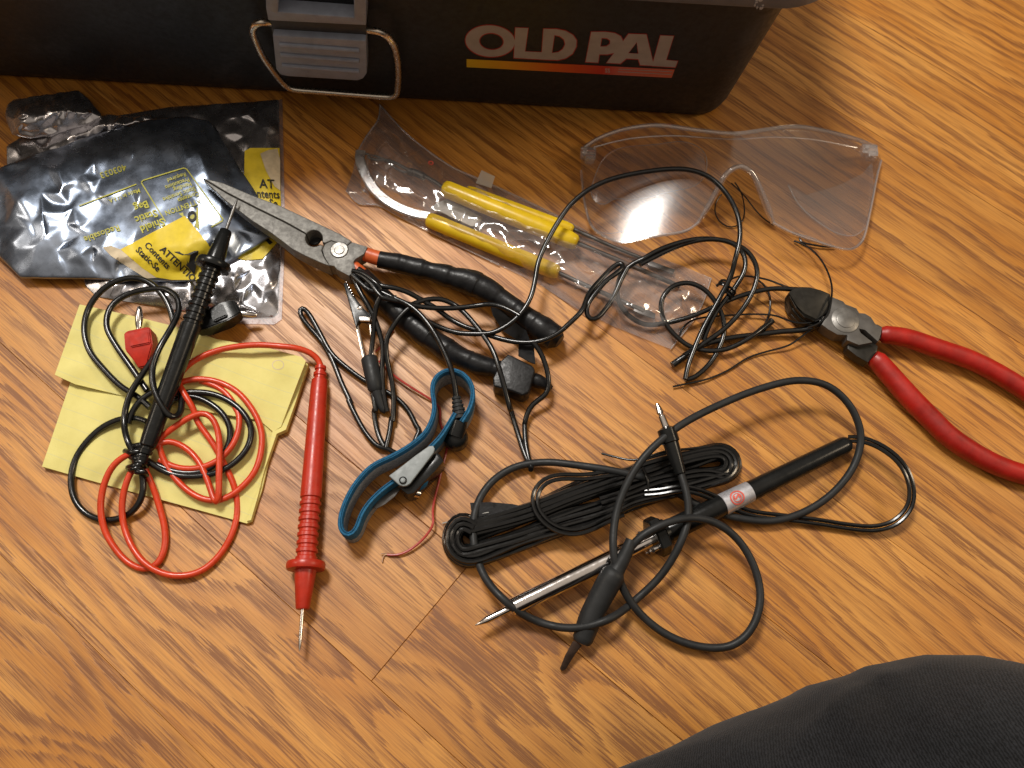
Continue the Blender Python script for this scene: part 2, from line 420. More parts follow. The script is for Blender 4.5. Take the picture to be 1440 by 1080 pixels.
def slab(top, down, bev=0.06, segs=2):
    bm = bmesh.new(); n = len(top)
    if not isinstance(down, list): down = [down] * n
    a = [bm.verts.new(p) for p in top]; b = [bm.verts.new(p + d) for p, d in zip(top, down)]
    bm.faces.new(a); bm.faces.new(b[::-1])
    for i in range(n): bm.faces.new((a[i], b[i], b[(i + 1) % n], a[(i + 1) % n]))
    bmesh.ops.recalc_face_normals(bm, faces=bm.faces)
    if bev: bmesh.ops.bevel(bm, geom=list(bm.edges), offset=bev, segments=segs, affect='EDGES', profile=0.6, clamp_overlap=True)
    bm.verts.index_update()
    r = ([v.co.copy() for v in bm.verts], [tuple(v.index for v in f.verts) for f in bm.faces]); bm.free(); return r

def box(c, ax, ay, az, bev=0.05, segs=2):
    """box about c with half-axis vectors"""
    top = [c + ax * sx_ + ay * sy_ + az for sx_, sy_ in ((-1, -1), (1, -1), (1, 1), (-1, 1))]
    return slab(top, az * -2, bev, segs)

def inside(poly, x, y):
    c = False; n = len(poly); j = n - 1
    for i in range(n):
        xi, yi = poly[i][0], poly[i][1]; xj, yj = poly[j][0], poly[j][1]
        if (yi > y) != (yj > y) and x < (xj - xi) * (y - yi) / (yj - yi) + xi: c = not c
        j = i
    return c

def edge_dist(poly, x, y):
    d = 1e9; n = len(poly)
    for i in range(n):
        x1, y1 = poly[i][0], poly[i][1]; x2, y2 = poly[(i + 1) % n][0], poly[(i + 1) % n][1]
        dx, dy = x2 - x1, y2 - y1; L = dx * dx + dy * dy or 1e-9
        t = max(0, min(1, ((x - x1) * dx + (y - y1) * dy) / L)); d = min(d, math.hypot(x - x1 - t * dx, y - y1 - t * dy))
    return d

def tri_sheet(poly, step, jit=0.3, seed=0):
    """triangulated region of the plan inside poly: points, triangles, boundary loop"""
    rnd = random.Random(seed); b = []
    n = len(poly)
    for i in range(n):
        x1, y1 = poly[i][:2]; x2, y2 = poly[(i + 1) % n][:2]; m = max(1, int(math.hypot(x2 - x1, y2 - y1) / step))
        for j in range(m): b.append((x1 + (x2 - x1) * j / m, y1 + (y2 - y1) * j / m))
    xs = [q[0] for q in b]; ys = [q[1] for q in b]; pts = [Vector(q) for q in b]; nb = len(b)
    y = min(ys) + step * .5; row = 0
    while y < max(ys):
        x = min(xs) + (step * .5 if row % 2 else 0)
        while x < max(xs):
            xx = x + rnd.uniform(-jit, jit) * step; yy = y + rnd.uniform(-jit, jit) * step
            if inside(poly, xx, yy) and edge_dist(poly, xx, yy) > step * .45: pts.append(Vector((xx, yy)))
            x += step
        y += step * .87; row += 1
    r = delaunay_2d_cdt(pts, [], [list(range(nb))], 1, 1e-6)
    return r[0], r[2]

def sheet(poly, zf, step, seed=0, jit=0.3, zbot=None):
    """a sheet draped at height zf(px,py); with zbot a closed skin down to zbot(px,py)"""
    p, t = tri_sheet(poly, step, jit, seed)
    v = [P(q.x, q.y, zf(q.x, q.y)) for q in p]; f = [tuple(q) for q in t]
    if zbot is None: return v, f
    n = len(v); v += [P(q.x, q.y, zf(q.x, q.y)) * 1.0 for q in p]
    for i, q in enumerate(p):
        w = v[i]; v[n + i] = Vector((w.x, w.y, min(w.z - 0.01, zbot(q.x, q.y))))
    cnt = {}
    for q in t:
        for a, b in ((q[0], q[1]), (q[1], q[2]), (q[2], q[0])): cnt[(a, b)] = 1
    f += [tuple(i + n for i in q[::-1]) for q in t]
    for (a, b) in cnt:
        if (b, a) not in cnt: f.append((b, a, a + n, b + n))
    return v, f

class Crumpled:
    '''crushed film: flat facets between random folds; z(px,py) gives the height anywhere on it'''
    def __init__(s, poly, zf, amp, step, seed, jit=.42):
        s.p, s.t = tri_sheet(poly, step, jit, seed); rnd = random.Random(seed + 77); s.zf = zf; s.h = []
        for q in s.p:
            e = edge_dist(poly, q.x, q.y); s.h.append(zf(q.x, q.y) + rnd.uniform(-1, 1) * amp(q.x, q.y) * min(1, .25 + e / 14))
        s.g = {}; s.c = 20.0
        for k, t in enumerate(s.t):
            xs = [s.p[i].x for i in t]; ys = [s.p[i].y for i in t]
            for i in range(int(min(xs) // s.c), int(max(xs) // s.c) + 1):
                for j in range(int(min(ys) // s.c), int(max(ys) // s.c) + 1): s.g.setdefault((i, j), []).append(k)
    def z(s, x, y):
        for k in s.g.get((int(x // s.c), int(y // s.c)), ()):
            a, b, c = (s.p[i] for i in s.t[k]); d = (b.y - c.y) * (a.x - c.x) + (c.x - b.x) * (a.y - c.y)
            if abs(d) < 1e-9: continue
            u = ((b.y - c.y) * (x - c.x) + (c.x - b.x) * (y - c.y)) / d; v = ((c.y - a.y) * (x - c.x) + (a.x - c.x) * (y - c.y)) / d
            if u > -1e-4 and v > -1e-4 and u + v < 1.0001:
                i = s.t[k]; return u * s.h[i[0]] + v * s.h[i[1]] + (1 - u - v) * s.h[i[2]]
        return s.zf(x, y)
    def geo(s, zbot=None):
        v = [P(q.x, q.y, h) for q, h in zip(s.p, s.h)]; f = [tuple(q) for q in s.t]
        if zbot is None: return v, f
        n = len(v); v += [Vector((w.x, w.y, min(w.z - .01, zbot))) for w in v]
        ed = {(q[i], q[(i + 1) % 3]) for q in f for i in range(3)}
        f2 = [tuple(i + n for i in q[::-1]) for q in f] + [(b, a, a + n, b + n) for (a, b) in ed if (b, a) not in ed]
        return v, f + f2

def tri_wave(x): 
    x = x - math.floor(x); return 4 * abs(x - .5) - 1

def crumple(x, y, wl, seed=0, k=5):
    """sharp random folds, about -1..1, wave length wl (photo px)"""
    rnd = random.Random(seed); s = 0
    for i in range(k):
        a = rnd.uniform(0, math.pi); f = rnd.uniform(.6, 1.7) / wl; ph = rnd.uniform(0, 9)
        nx = noise.noise(Vector((x / wl * .7, y / wl * .7, seed + i * 3.1)))
        amp = .5 + noise.noise(Vector((x / wl * .45 + 7, y / wl * .45, seed * 2 + i * 5.7)))
        s += amp * tri_wave((x * math.cos(a) + y * math.sin(a)) * f + ph + nx * .9)
    return s / (k * .6)

def sstep(x):
    x = max(0.0, min(1.0, x)); return x * x * (3 - 2 * x)

_tc = {}
def text_geo(s, bold=0.0):
    """flat letters: vertices in text units (height about 0.7) and faces"""
    if (s, bold) in _tc: return _tc[(s, bold)]
    cu = bpy.data.curves.new('t', 'FONT'); cu.body = s; cu.size = 1.0; cu.offset = bold; cu.resolution_u = 2
    ob = bpy.data.objects.new('t', cu); SC.collection.objects.link(ob)
    bpy.context.view_layer.update()
    me = ob.to_mesh(); v = [tuple(q.co)[:2] for q in me.vertices]; f = [tuple(p.vertices) for p in me.polygons]
    ob.to_mesh_clear(); bpy.data.objects.remove(ob); bpy.data.curves.remove(cu)
    _tc[(s, bold)] = (v, f); return v, f

def text_px(s, org, xdir, ydir, place, bold=0.0):
    """letters with their origin at photo point org, text x along xdir and y along ydir (px per text unit); place(px,py)->3-D"""
    v, f = text_geo(s, bold)
    return [place(org[0] + a * xdir[0] + b * ydir[0], org[1] + a * xdir[1] + b * ydir[1]) for a, b in v], f

def disc_px(c, r, z, thick, segs=24):
    p = P(c[0], c[1], z); return lathe(p + Vector((0, 0, -thick)), p, [(0, r), (thick - .03, r), (thick, r - .03)], segs)
# ------------------------------------------------------------------ floor
PA, PB = P(522, 958), P(662, 791)                 # the one butt joint the photo shows
EY = (PB - PA).normalized(); PWID = (PB - PA).length; EX = Vector((EY.y, -EY.x, 0))
if EX.x < 0: EX = -EX
SKEW = lambda k: 0.05 if k >= 1 else 0.0
def build_floor():
    bm = bmesh.new(); uvl = bm.loops.layers.uv.new('plank'); rnl = bm.loops.layers.uv.new('rnd'); rnd = random.Random(11)
    def board(k, u0, u1, ab):
        g, dz = (0.022 if k in (0, 1) else 0.012), 0.06
        us = [(u0, -dz), (u0 + g, 0), (u1 - g, 0), (u1, -dz)]; vs = [(k * PWID, -dz), (k * PWID + g, 0), ((k + 1) * PWID - g, 0), ((k + 1) * PWID, -dz)]
        gr = [[bm.verts.new((PA + EX * u + EY * v + Vector((0, 0, min(a, b)))) * CM) for (v, b) in vs] for (u, a) in us]
        for i in range(3):
            for j in range(3):
                f = bm.faces.new((gr[i][j], gr[i + 1][j], gr[i + 1][j + 1], gr[i][j + 1]))
                for lp, (a, b) in zip(f.loops, ((i, j), (i + 1, j), (i + 1, j + 1), (i, j + 1))):
                    lp[uvl].uv = (us[a][0], vs[b][0] - k * PWID + SKEW(k) * us[a][0]); lp[rnl].uv = ab
    fixed = {0: ((0.36, 0.93), (0.30, 0.66)), -1: ((0.62, 0.80),) * 2, 1: ((0.5, 0.02),) * 2, -2: ((0.22, 0.66),) * 2, -3: ((0.71, 0.52),) * 2, -4: ((0.4, 0.7),) * 2, 2: ((0.8, 0.97),) * 2, 3: ((0.45, 0.1),) * 2, 4: ((0.9, 0.93),) * 2, 5: ((0.15, 0.98),) * 2, 6: ((0.55, 0.06),) * 2, 7: ((0.8, 0.93),) * 2}
    for k in range(-16, 17):
        if k == 0: cuts = [-120, 0, 120]
        else: cuts = [-120, (rnd.uniform(45, 100) if k % 2 else -rnd.uniform(60, 100)), 120]
        for i in range(len(cuts) - 1):
            ab = fixed[k][i] if k in fixed else (rnd.random(), rnd.choice((rnd.uniform(0, .25), rnd.uniform(.6, 1))))
            board(k, cuts[i], cuts[i + 1], ab)
    bmesh.ops.recalc_face_normals(bm, faces=bm.faces)
    me = bpy.data.meshes.new('floor'); bm.to_mesh(me); bm.free(); me.materials.append(M['oak'])
    if me.polygons[4].normal.z < 0: me.flip_normals()
    o = bpy.data.objects.new('floor', me); SC.collection.objects.link(o); o['kind'] = 'structure'
build_floor()

# ------------------------------------------------------------------ toolbox
BA, BB = P(0, 110), P(1022, 168)
bx = (BB - BA).normalized(); by = Vector((-bx.y, bx.x, 0)); bz = Vector((0, 0, 1)); DR = math.radians(9)
FN = (-by * math.cos(DR) - bz * math.sin(DR)).normalized()          # outward normal of the leaning front
FU = (bz * math.cos(DR) - by * math.sin(DR)).normalized()
def F(px, py, off=0.0): return on_plane(px, py, BA + FN * off, FN)
_c = F(1131, 21); HB = F(1131, 17, .85).z + .14; FLX = (_c - BB).dot(bx) * HB / _c.z; FLY = -(_c - BB).dot(by) * HB / _c.z
BLEN, BDEP = 47.0, 22.0
def rrect(z, ex, ey, rad, n=6):
    """rounded rectangle of the box at height z, grown by ex along and ey across"""
    x0, x1, y0, y1 = -BLEN - ex, ex, -ey, BDEP + ey; L = []
    for cx, cy, a0 in ((x1 - rad, y0 + rad, -90), (x1 - rad, y1 - rad, 0), (x0 + rad, y1 - rad, 90), (x0 + rad, y0 + rad, 180)):
        for i in range(n + 1):
            a = math.radians(a0 + 90 * i / n); L.append(BB + bx * (cx + rad * math.cos(a)) + by * (cy + rad * math.sin(a)) + bz * z)
    return L
def loft(rings, cap=True):
    v = [p for r in rings for p in r]; K = len(rings[0]); f = []
    for i in range(len(rings) - 1):
        for k in range(K): f.append((i * K + k, i * K + (k + 1) % K, (i + 1) * K + (k + 1) % K, (i + 1) * K + k))
    if cap: f += [tuple(range(K - 1, -1, -1)), tuple((len(rings) - 1) * K + k for k in range(K))]
    return v, f
tb = Thing('toolbox', BB - bx * BLEN * .5 + by * BDEP * .5, 'black plastic toolbox with slate grey rim, latch and white lettering, along the top edge', 'toolbox')
g = lambda z: (FLX * z / HB, FLY * z / HB)
tb.part('body', loft([rrect(0.0, -0.45, -0.25, 1.5), rrect(0.2, -0.12, -0.05, 1.7)] + [rrect(z, *g(z), 1.8 + .12 * z) for z in (0.7, HB * .5, HB)]), 'box', sharp=30)
ex, ey = g(HB)
tb.part('lid', loft([rrect(HB + 1.15, ex + .1, ey + .1, 2.3), rrect(HB + 1.6, ex, ey, 2.3), rrect(HB + 3.0, ex - .6, ey - .6, 2.3), rrect(HB + 3.3, ex - 1.2, ey - 1.2, 2.0)]), 'greydark', sharp=30)
# grey rim, cut away round the latch
def rim():
    mb = MB(); R = rrect(HB, ex, ey, 2.6, 10); n = len(R); R2 = rrect(HB, ex + 1.15, ey + .75, 3.0, 10)
    xr = (F(557, 5) - BB).dot(bx); xl = (F(330, 5) - BB).dot(bx)
    def seg(ins, outs):
        prof = []
        m = len(ins); v = []; f = []
        for a, b in zip(ins, outs):
            o = b - a
            q = [a - o * .2 + bz * -.1, b + bz * -.12, b + o * .12 + bz * .05, b + o * .12 + bz * .95, b + bz * 1.12, a - o * .2 + bz * 1.12]; v += q
        for i in range(m - 1):
            for k in range(6): f.append((i * 6 + k, i * 6 + (k + 1) % 6, i * 6 + 6 + (k + 1) % 6, i * 6 + 6 + k))
        f += [tuple(range(5, -1, -1)), tuple((m - 1) * 6 + k for k in range(6))]
        mb.add((v, f))
    a0 = BB + bx * xr - by * ey + bz * HB; b0 = BB + bx * xr - by * (ey + .75) + bz * HB
    a1 = BB + bx * xl - by * ey + bz * HB; b1 = BB + bx * xl - by * (ey + .75) + bz * HB
    seg([a0] + R + [a1], [b0] + R2 + [b1])
    return mb
rm = tb.part('rim', rim(), 'grey', sharp=35)
mb = MB(); rnd = random.Random(3)
for i in range(9):
    x = 1066 + rnd.uniform(-9, 9); y = 8 + rnd.uniform(-6, 8)
    p = on_plane(x, y, BB - by * (ey + .86), -by); d = Vector((rnd.uniform(-.1, .1), 0, rnd.uniform(.05, .22)))
    mb.add(slab([p, p + d * .5 + bx * .05, p + d, p + d * .5 - bx * .05], by * .04, 0))
tb.part('scuff', mb, 'scuff', rm)
# latch
def fslab(L, off, th, bev=.07): return slab([F(x, y, off) for x, y in L], -FN * th, bev)
la = tb.part('latch', MB().add(fslab([(373, -40), (390, -40), (391, 20), (374, 14)], 1.15, 1.0)).add(fslab([(497, -40), (515, -40), (515, 33), (498, 27)], 1.15, 1.0))
        .add(fslab([(390, 17), (498, 25), (515, 30), (515, 36), (377, 29), (374, 13)], 1.12, .95)), 'latch_grey', sharp=30)
tb.part('latch_window', fslab([(388, -40), (500, -40), (500, 27), (388, 20)], .45, .3, .03), 'black_plastic', la)
tb.part('latch_hinge', fslab([(379, 26), (515, 34), (515, 60), (383, 51)], .85, .7, .05), 'greydark', la)
tb.part('latch_tab', fslab([(383, 50), (515, 58), (516, 90), (516, 104), (511, 111), (503, 114), (405, 108), (394, 106), (388, 98)], 1.2, .8, .12), 'latch_grey', la, sharp=30)
mb = MB()
for a, b in (((393, 62.5), (505, 71)), ((395, 77), (505, 85.5)), ((397, 92), (505, 100))):
    mb.add(sweep([F(*a, 1.25), F(*b, 1.25)], .11, 8))
tb.part('latch_rib', mb, 'latch_grey', la)
Tb = T(340, 0, 5.54)
bail = Tb([(225, 178, .7), (190, 174, .8), (150, 172, .9), (105, 192, .9), (85, 240, .9), (105, 310, .85), (160, 430, .8), (230, 535, .75), (320, 645, .7), (370, 688, .7), (430, 700, .7), (550, 710, .7), (700, 722, .7), (900, 738, .7), (1100, 753, .7), (1165, 755, .7), (1205, 735, .7), (1214, 690, .7), (1220, 560, .75), (1205, 420, .8), (1175, 335, .85), (1120, 270, .85), (1060, 243, .85), (985, 235, .75)])
bp, _ = spline([F(x, y, o) for x, y, o in bail], .1)
tb.part('wire_bail', sweep(smooth_line(bp, 3), .165, 12), 'brass')
# lettering
def flat_poly(outer, holes, place):
    pts = [Vector(p) for p in outer]; n = len(pts); ed = [(i, (i + 1) % n) for i in range(n)]
    for h in holes:
        s = len(pts); pts += [Vector(p) for p in h]; ed += [(s + i, s + (i + 1) % len(h)) for i in range(len(h))]
    r = delaunay_2d_cdt(pts, ed, [], 0, 1e-6); v = r[0]; f = []
    for t in r[2]:
        c = sum((v[i] for i in t), Vector((0, 0))) / len(t)
        if inside(outer, c.x, c.y) and not any(inside(h, c.x, c.y) for h in holes): f.append(tuple(t))
    return [place(q.x, q.y) for q in v], f
def ell(cx, cy, rx, ry, rot, n=36):
    c, s = math.cos(rot), math.sin(rot)
    return [(cx + rx * math.cos(a) * c - ry * math.sin(a) * s, cy + rx * math.cos(a) * s + ry * math.sin(a) * c) for a in [2 * math.pi * i / n for i in range(n)]]
def grow(L, d):
    n = len(L); ar = sum(L[i][0] * L[(i + 1) % n][1] - L[(i + 1) % n][0] * L[i][1] for i in range(n)); s = 1 if ar > 0 else -1; o = []
    for i in range(n):
        a = Vector(L[i]) - Vector(L[i - 1]); b = Vector(L[(i + 1) % n]) - Vector(L[i]); a.normalize(); b.normalize()
        m = Vector((a.y + b.y, -a.x - b.x)) * s
        m = m.normalized() if m.length > .01 else Vector((a.y, -a.x)) * s
        o.append(tuple(Vector(L[i]) + m * d))
    return o
LET = [(ell(222, 170, 156, 99, .06), [ell(230, 172, 78, 54, .08)]),
       ([(382, 85), (462, 88), (442, 236), (552, 241), (546, 286), (372, 276)], []),
       ([(560, 93), (640, 94), (700, 106), (745, 132), (768, 165), (766, 205), (742, 250), (700, 278), (650, 290), (546, 286)], [[(628, 132), (662, 138), (690, 160), (697, 190), (682, 222), (655, 240), (612, 246)]]),
       ([(862, 112), (950, 112), (1010, 120), (1048, 140), (1062, 170), (1050, 212), (1015, 242), (965, 254), (912, 254), (905, 306), (826, 302)], [[(927, 150), (962, 152), (982, 166), (980, 188), (958, 204), (918, 205)]]),
       ([(1098, 125), (1210, 128), (1258, 326), (1172, 322), (1160, 284), (1084, 280), (1046, 312), (958, 308)], [[(1150, 176), (1160, 250), (1095, 247)]]),
       ([(1300, 135), (1383, 138), (1335, 290), (1408, 297), (1393, 336), (1246, 327)], [])]
c45 = lambda off: (lambda x, y: F(640 + x / 4.5, 20 + y / 4.5, off))
wh, rd = MB(), MB()
for i, (o, h) in enumerate(LET):
    wh.add(flat_poly(o, h, c45(.024 + .001 * i))); rd.add(flat_poly(grow(o, 6), [grow(q, -6) for q in h], c45(.012 + .001 * i)))
lt = tb.part('lettering', wh, 'white_ink', smooth=False)
tb.part('letter_outline', rd, 'red_ink', lt, smooth=False)
def stripe():
    v, f = [], []
    for i in range(25):
        t = i / 24; v += [c45(.014)(73 + 1317 * t, 284 + 66 * t), c45(.014)(73 + 1297 * t, 335 + 68 * t)]
        if i: f.append((2 * i - 2, 2 * i, 2 * i + 1, 2 * i - 1))
    o = tb.part('stripe', (v, f), 'stripe', smooth=False)
    uv = o.data.uv_layers.new(name='plank')
    for lp in o.data.loops: uv.data[lp.index].uv = ((lp.vertex_index // 2) / 24, lp.vertex_index % 2)
    return o
st = stripe()
mb = MB().add(text_px('SS', (948, 368), (36, 1.8), (0, -36), c45(.02), .02))
mb.add(flat_poly([(1035, 345), (1375, 362), (1372, 366), (1034, 349)], [], c45(.02))).add(flat_poly([(1030, 362), (1370, 380), (1368, 384), (1029, 366)], [], c45(.02)))
tb.part('small_print', mb, 'white_ink', st, smooth=False)

# ------------------------------------------------------------------ antistatic bags
PB2 = [(9, 205), (60, 175), (150, 165), (240, 150), (392, 140), (394, 250), (396, 330), (391, 440), (384, 447), (330, 447), (270, 440), (200, 428), (135, 417), (120, 402), (116, 385), (60, 330), (12, 292)]
def zB0(x, y):
    d = edge_dist(PB2, x, y); a = 1.0
    if 335 < x and 200 < y < 370: a = .35
    return .06 + .30 * sstep(d / 16) + sstep(d / 10) * a * .11 * crumple(x, y, 60, 4)
CB = Crumpled(PB2, zB0, lambda x, y: .05 if 335 < x and 200 < y < 370 else .15, 15, 1, .5); zB = CB.z
bb = Thing('antistatic_bag', P(230, 300), 'smoky foil antistatic bag with clear sealed edge, lying underneath the other foil bag', 'antistatic bag', 'antistatic bags')
bb.crush('film', CB.geo(.03), 'foil', 1)
bb.part('sealed_edge', MB().add(sheet([(384, 143), (397, 139), (401, 330), (396, 449), (386, 456), (330, 455), (331, 446), (383, 446), (388, 436), (391, 330)], lambda x, y: .06, 6, 2, .2, lambda x, y: .02)), 'clear_seam')
LB = [(344, 212), (352, 208), (393, 208), (394, 246), (395, 296), (375, 290), (350, 285), (343, 262)]
def zBl(x, y): return zB(x, y) + .035
s1 = bb.part('sticker', sheet(LB, zBl, 4, 3, .1), 'yellow_label', sharp=30)
pl = lambda zf, e: (lambda x, y: P(x, y, zf(x, y) + e))
bb.part('sticker_text', MB().add(text_px('ATTENTION', (364, 263), (14.5, 1), (-1.5, -15), pl(zBl, .05), .012) if False else text_px('AT', (365, 264), (17, .8), (-1, -18), pl(zBl, .05), .012))
        .add(text_px('ntents', (361, 277), (13, .8), (-1, -16), pl(zBl, .05), .012)).add(text_px('c-Se', (369, 290), (13, .8), (-1, -16), pl(zBl, .05), .012)), 'black_ink', s1, smooth=False)
bb.part('torn_patch', sheet([(377, 211), (390, 209), (394, 225), (394, 268), (386, 262), (374, 240), (370, 228), (366, 216)], lambda x, y: zBl(x, y) + .03, 4, 5, .2), 'torn', s1)
LB2 = [(330, 362), (352, 346), (378, 331), (397, 331), (389, 342), (369, 364), (345, 366)]
s2 = bb.part('sticker', sheet(LB2, lambda x, y: zB(x, y) + .05, 4, 6, .1), 'yellow_label')
bb.part('sticker_mark', MB().add(flat_poly([(371, 336), (376, 334), (384, 341), (379, 344)], [], pl(zB, .075))).add(flat_poly([(380, 333), (385, 332), (391, 337), (387, 339)], [], pl(zB, .075))), 'black_ink', s2, smooth=False)
# the rolled-over mouth of the lower bag
PC = [(5, 162), (9, 148), (20, 139), (60, 133), (110, 126), (128, 142), (146, 164), (120, 176), (95, 180), (70, 190), (40, 192), (16, 188)]
def zC0(x, y):
    d = edge_dist(PC, x, y); return .5 + .9 * sstep(d / 26) + sstep(d / 8) * .10 * crumple(x, y, 30, 21)
bb.crush('rolled_mouth', Crumpled(PC, zC0, lambda x, y: .16, 10, 7).geo(.35), 'foil', 2)
PD = [(92, 181), (120, 172), (150, 160), (188, 165), (210, 160), (215, 168), (190, 178), (150, 186), (105, 200), (80, 205)]
bb.crush('fold', Crumpled(PD, lambda x, y: .35 + .35 * sstep(edge_dist(PD, x, y) / 10), lambda x, y: .18, 9, 8).geo(.25), 'foil', 3)

PAo = [(-12, 240), (0, 235), (60, 213), (120, 193), (180, 175), (214, 166), (267, 163), (294, 169), (308, 189), (324, 216), (339, 239), (358, 267), (375, 300), (389, 326), (360, 346), (330, 363), (300, 380), (272, 395), (200, 394), (120, 391), (28, 390), (14, 376), (-2, 360), (-14, 350)]
def calm_at(x, y):
    calm = max(math.exp(-(((x - 235) * .75 + (y - 255) * .3) / 62) ** 2 - ((y - 262) / 62) ** 2), 1.1 * math.exp(-((x - 247) / 60) ** 2 - ((y - 345) / 50) ** 2))
    calm = max(calm, .9 * math.exp(-((x - 150) / 70) ** 2 - ((y - 210) / 25) ** 2))
    return min(1, calm)
def zA0(x, y):
    d = edge_dist(PAo, x, y); calm = calm_at(x, y); a = 1 - .86 * calm
    big = .16 * crumple(x, y, 85, 52, 3)
    lift = .42 * sstep((x - 150) / 140) * (1 - sstep((x - 284) / 70)) + .40 * (1 - sstep(x / 130)) + .18 * calm * sstep((y - 190) / 140)
    return .62 + (.50 + lift) * sstep(d / 42) + sstep(d / 14) * (a * .12 * crumple(x, y, 80, 41) + big * (.2 + .5 * a))
CA = Crumpled(PAo, zA0, lambda x, y: .02 + .13 * (1 - calm_at(x, y)), 19, 9, .5); zA = CA.z
ba = Thing('antistatic_bag', P(190, 285), 'blue black foil antistatic bag with printed text, on top of the other bag', 'antistatic bag', 'antistatic bags')
ba.crush('film', CA.geo(.45), 'foil_blue', 4)
pa = pl(zA, .045)
def line_px(a, b, w):
    n = max(2, int(math.dist(a, b) / 4)); dx, dy = (b[0] - a[0]) / math.dist(a, b), (b[1] - a[1]) / math.dist(a, b); v = []; f = []
    for i in range(n + 1):
        t = i / n; x, y = a[0] + (b[0] - a[0]) * t, a[1] + (b[1] - a[1]) * t
        v += [pa(x - dy * w / 2, y + dx * w / 2), pa(x + dy * w / 2, y - dx * w / 2)]
        if i: f.append((2 * i - 2, 2 * i, 2 * i + 1, 2 * i - 1))
    return v, f
Ta = T(0, 120, 3.6)
mb = MB()
for a, b in (((715, 490), (725, 480)), ((725, 480), (930, 418)), ((930, 418), (945, 424)), ((945, 424), (1130, 680)), ((715, 492), (838, 690)), ((1070, 716), (1128, 684)), ((400, 610), (690, 500))):
    A_, B_ = Ta([a, b]); mb.add(line_px(A_, B_, 1.6))
ux, uy = (-.94, .33), (.38, .90)                       # the print stands upside down
def up_text(s, at, size, xs=1.0, bold=.012):
    q = Ta([at])[0]; mb.add(text_px(s, q, (ux[0] * size * xs, ux[1] * size * xs), (uy[0] * size, uy[1] * size), pa, bold))
up_text('ATTENTION', (1014, 572), 10.5, .92); up_text('Contents', (1005, 535), 9.5, .9); up_text('Static Sensitive', (990, 545), 0.01)
up_text('Static Sensitive', (985, 512), 9, .9); up_text('Handling', (966, 488), 8.5, .9); up_text('Precautions', (955, 466), 8.5, .9); up_text('Required', (938, 440), 8.5, .9)
up_text('Bag', (745, 582), 15, 1.0, .02); up_text('Static', (790, 628), 15, 1.0, .02); up_text('Shield', (825, 672), 15, 1.0, .02); up_text('Made in U.S.A.', (705, 522), 8.5, .95); up_text('403033', (632, 398), 13, 1.0)
up_text('Reclosable', (600, 705), 13, .95)
ba.part('print', mb, 'yellow_ink', smooth=False)
tri = Ta([(905, 650), (1003, 618), (1008, 730)])
e = ba.part('warning_triangle', flat_poly(tri, [], pl(zA, .04)), 'yellow_ink', smooth=False)
q = Ta([(972, 662)])[0]
ba.part('emblem', flat_poly(ell(q[0], q[1], 6.5, 7.5, 0, 16), [ell(q[0], q[1], 3.6, 4.2, 0, 16)], pl(zA, .05)), 'black_ink', e, smooth=False)
LA = Ta([(610, 830), (770, 745), (935, 660), (1000, 735), (1052, 800), (1090, 870), (1000, 985), (870, 985), (790, 972), (720, 925)])
zl = lambda x, y: zA(x, y) + .06
s3 = ba.part('sticker', sheet(LA, zl, 4, 10, .1), 'yellow_label', sharp=30)
pb = pl(zA, .085); mb = MB()
def dn_text(s, at, sz, ang):
    q = Ta([at])[0]; c, s_ = math.cos(math.radians(ang)), math.sin(math.radians(ang))
    mb.add(text_px(s, q, (c * sz, s_ * sz), (s_ * sz, -c * sz), pb, .02))
dn_text('ATTENTIO', (806, 834), 13.5, 44); dn_text('Contents', (728, 810), 12.5, 46); dn_text('Static-Se', (684, 836), 12.5, 44)
mb.add(flat_poly(Ta([(882, 842), (1005, 838), (1000, 870), (985, 960)]), [Ta([(925, 858), (965, 856), (955, 900)])], pb))
ba.part('sticker_text', mb, 'black_ink', s3, smooth=False)
ba.part('torn_backing', sheet(Ta([(520, 820), (560, 812), (615, 832), (722, 926), (795, 974), (740, 978), (640, 915), (560, 862)]), lambda x, y: zA(x, y) + .05, 4, 11, .2), 'torn')

# ------------------------------------------------------------------ yellow folded paper
yp = Thing('folded_paper', P(250, 590), 'folded yellow lined paper with punched hole, under the red and black test leads', 'paper')
LO = [(105, 520), (59, 656), (150, 682), (250, 709), (347, 736), (354, 733), (368, 690), (386, 612), (405, 560), (424, 512), (300, 500)]
def zLo(x, y): return .16 + .10 * sstep(edge_dist(LO, x, y) / 25) + .09 * noise.noise(Vector((x / 60, y / 60, 3))) + .05 * abs(tri_wave((x * .25 + y * .97) / 150)) + .12 * (1 - sstep(math.hypot(x - 59, y - 656) / 45))
yp.part('lower_sheet', sheet(LO, zLo, 9, 12, .2, lambda x, y: .05), 'paper', sharp=50)
FLp = [(112, 428), (77, 527), (105, 540), (171, 556), (260, 574), (330, 585), (365, 591), (384, 607), (395, 600), (410, 560), (430, 508), (425, 502), (380, 490), (305, 477), (270, 465), (190, 445)]
def zFl(x, y):
    d = edge_dist(FLp, x, y)
    fold = .10 * tri_wave((x * .97 - y * .25) / 95.0 + .2)
    return .44 + .12 * sstep(d / 30) + .10 * noise.noise(Vector((x / 60, y / 60, 5))) + fold + .16 * (1 - sstep(math.hypot(x - 77, y - 527) / 40)) + .12 * (1 - sstep(math.hypot(x - 112, y - 428) / 30)) * sstep(d / 20) + .25 * sstep((x - 385) / 45)
yp.part('folded_flap', sheet(FLp, zFl, 8, 13, .2, lambda x, y: zFl(x, y) - .10), 'paper', sharp=50)
yp.part('side_fold', sheet([(353, 731), (362, 700), (372, 660), (389, 610), (402, 604), (414, 570), (433, 512), (428, 509), (412, 545), (398, 580), (383, 607), (366, 685), (347, 733)], lambda x, y: .30 + .1 * sstep((x - 350) / 60), 6, 14, .1, lambda x, y: .05), 'paper')
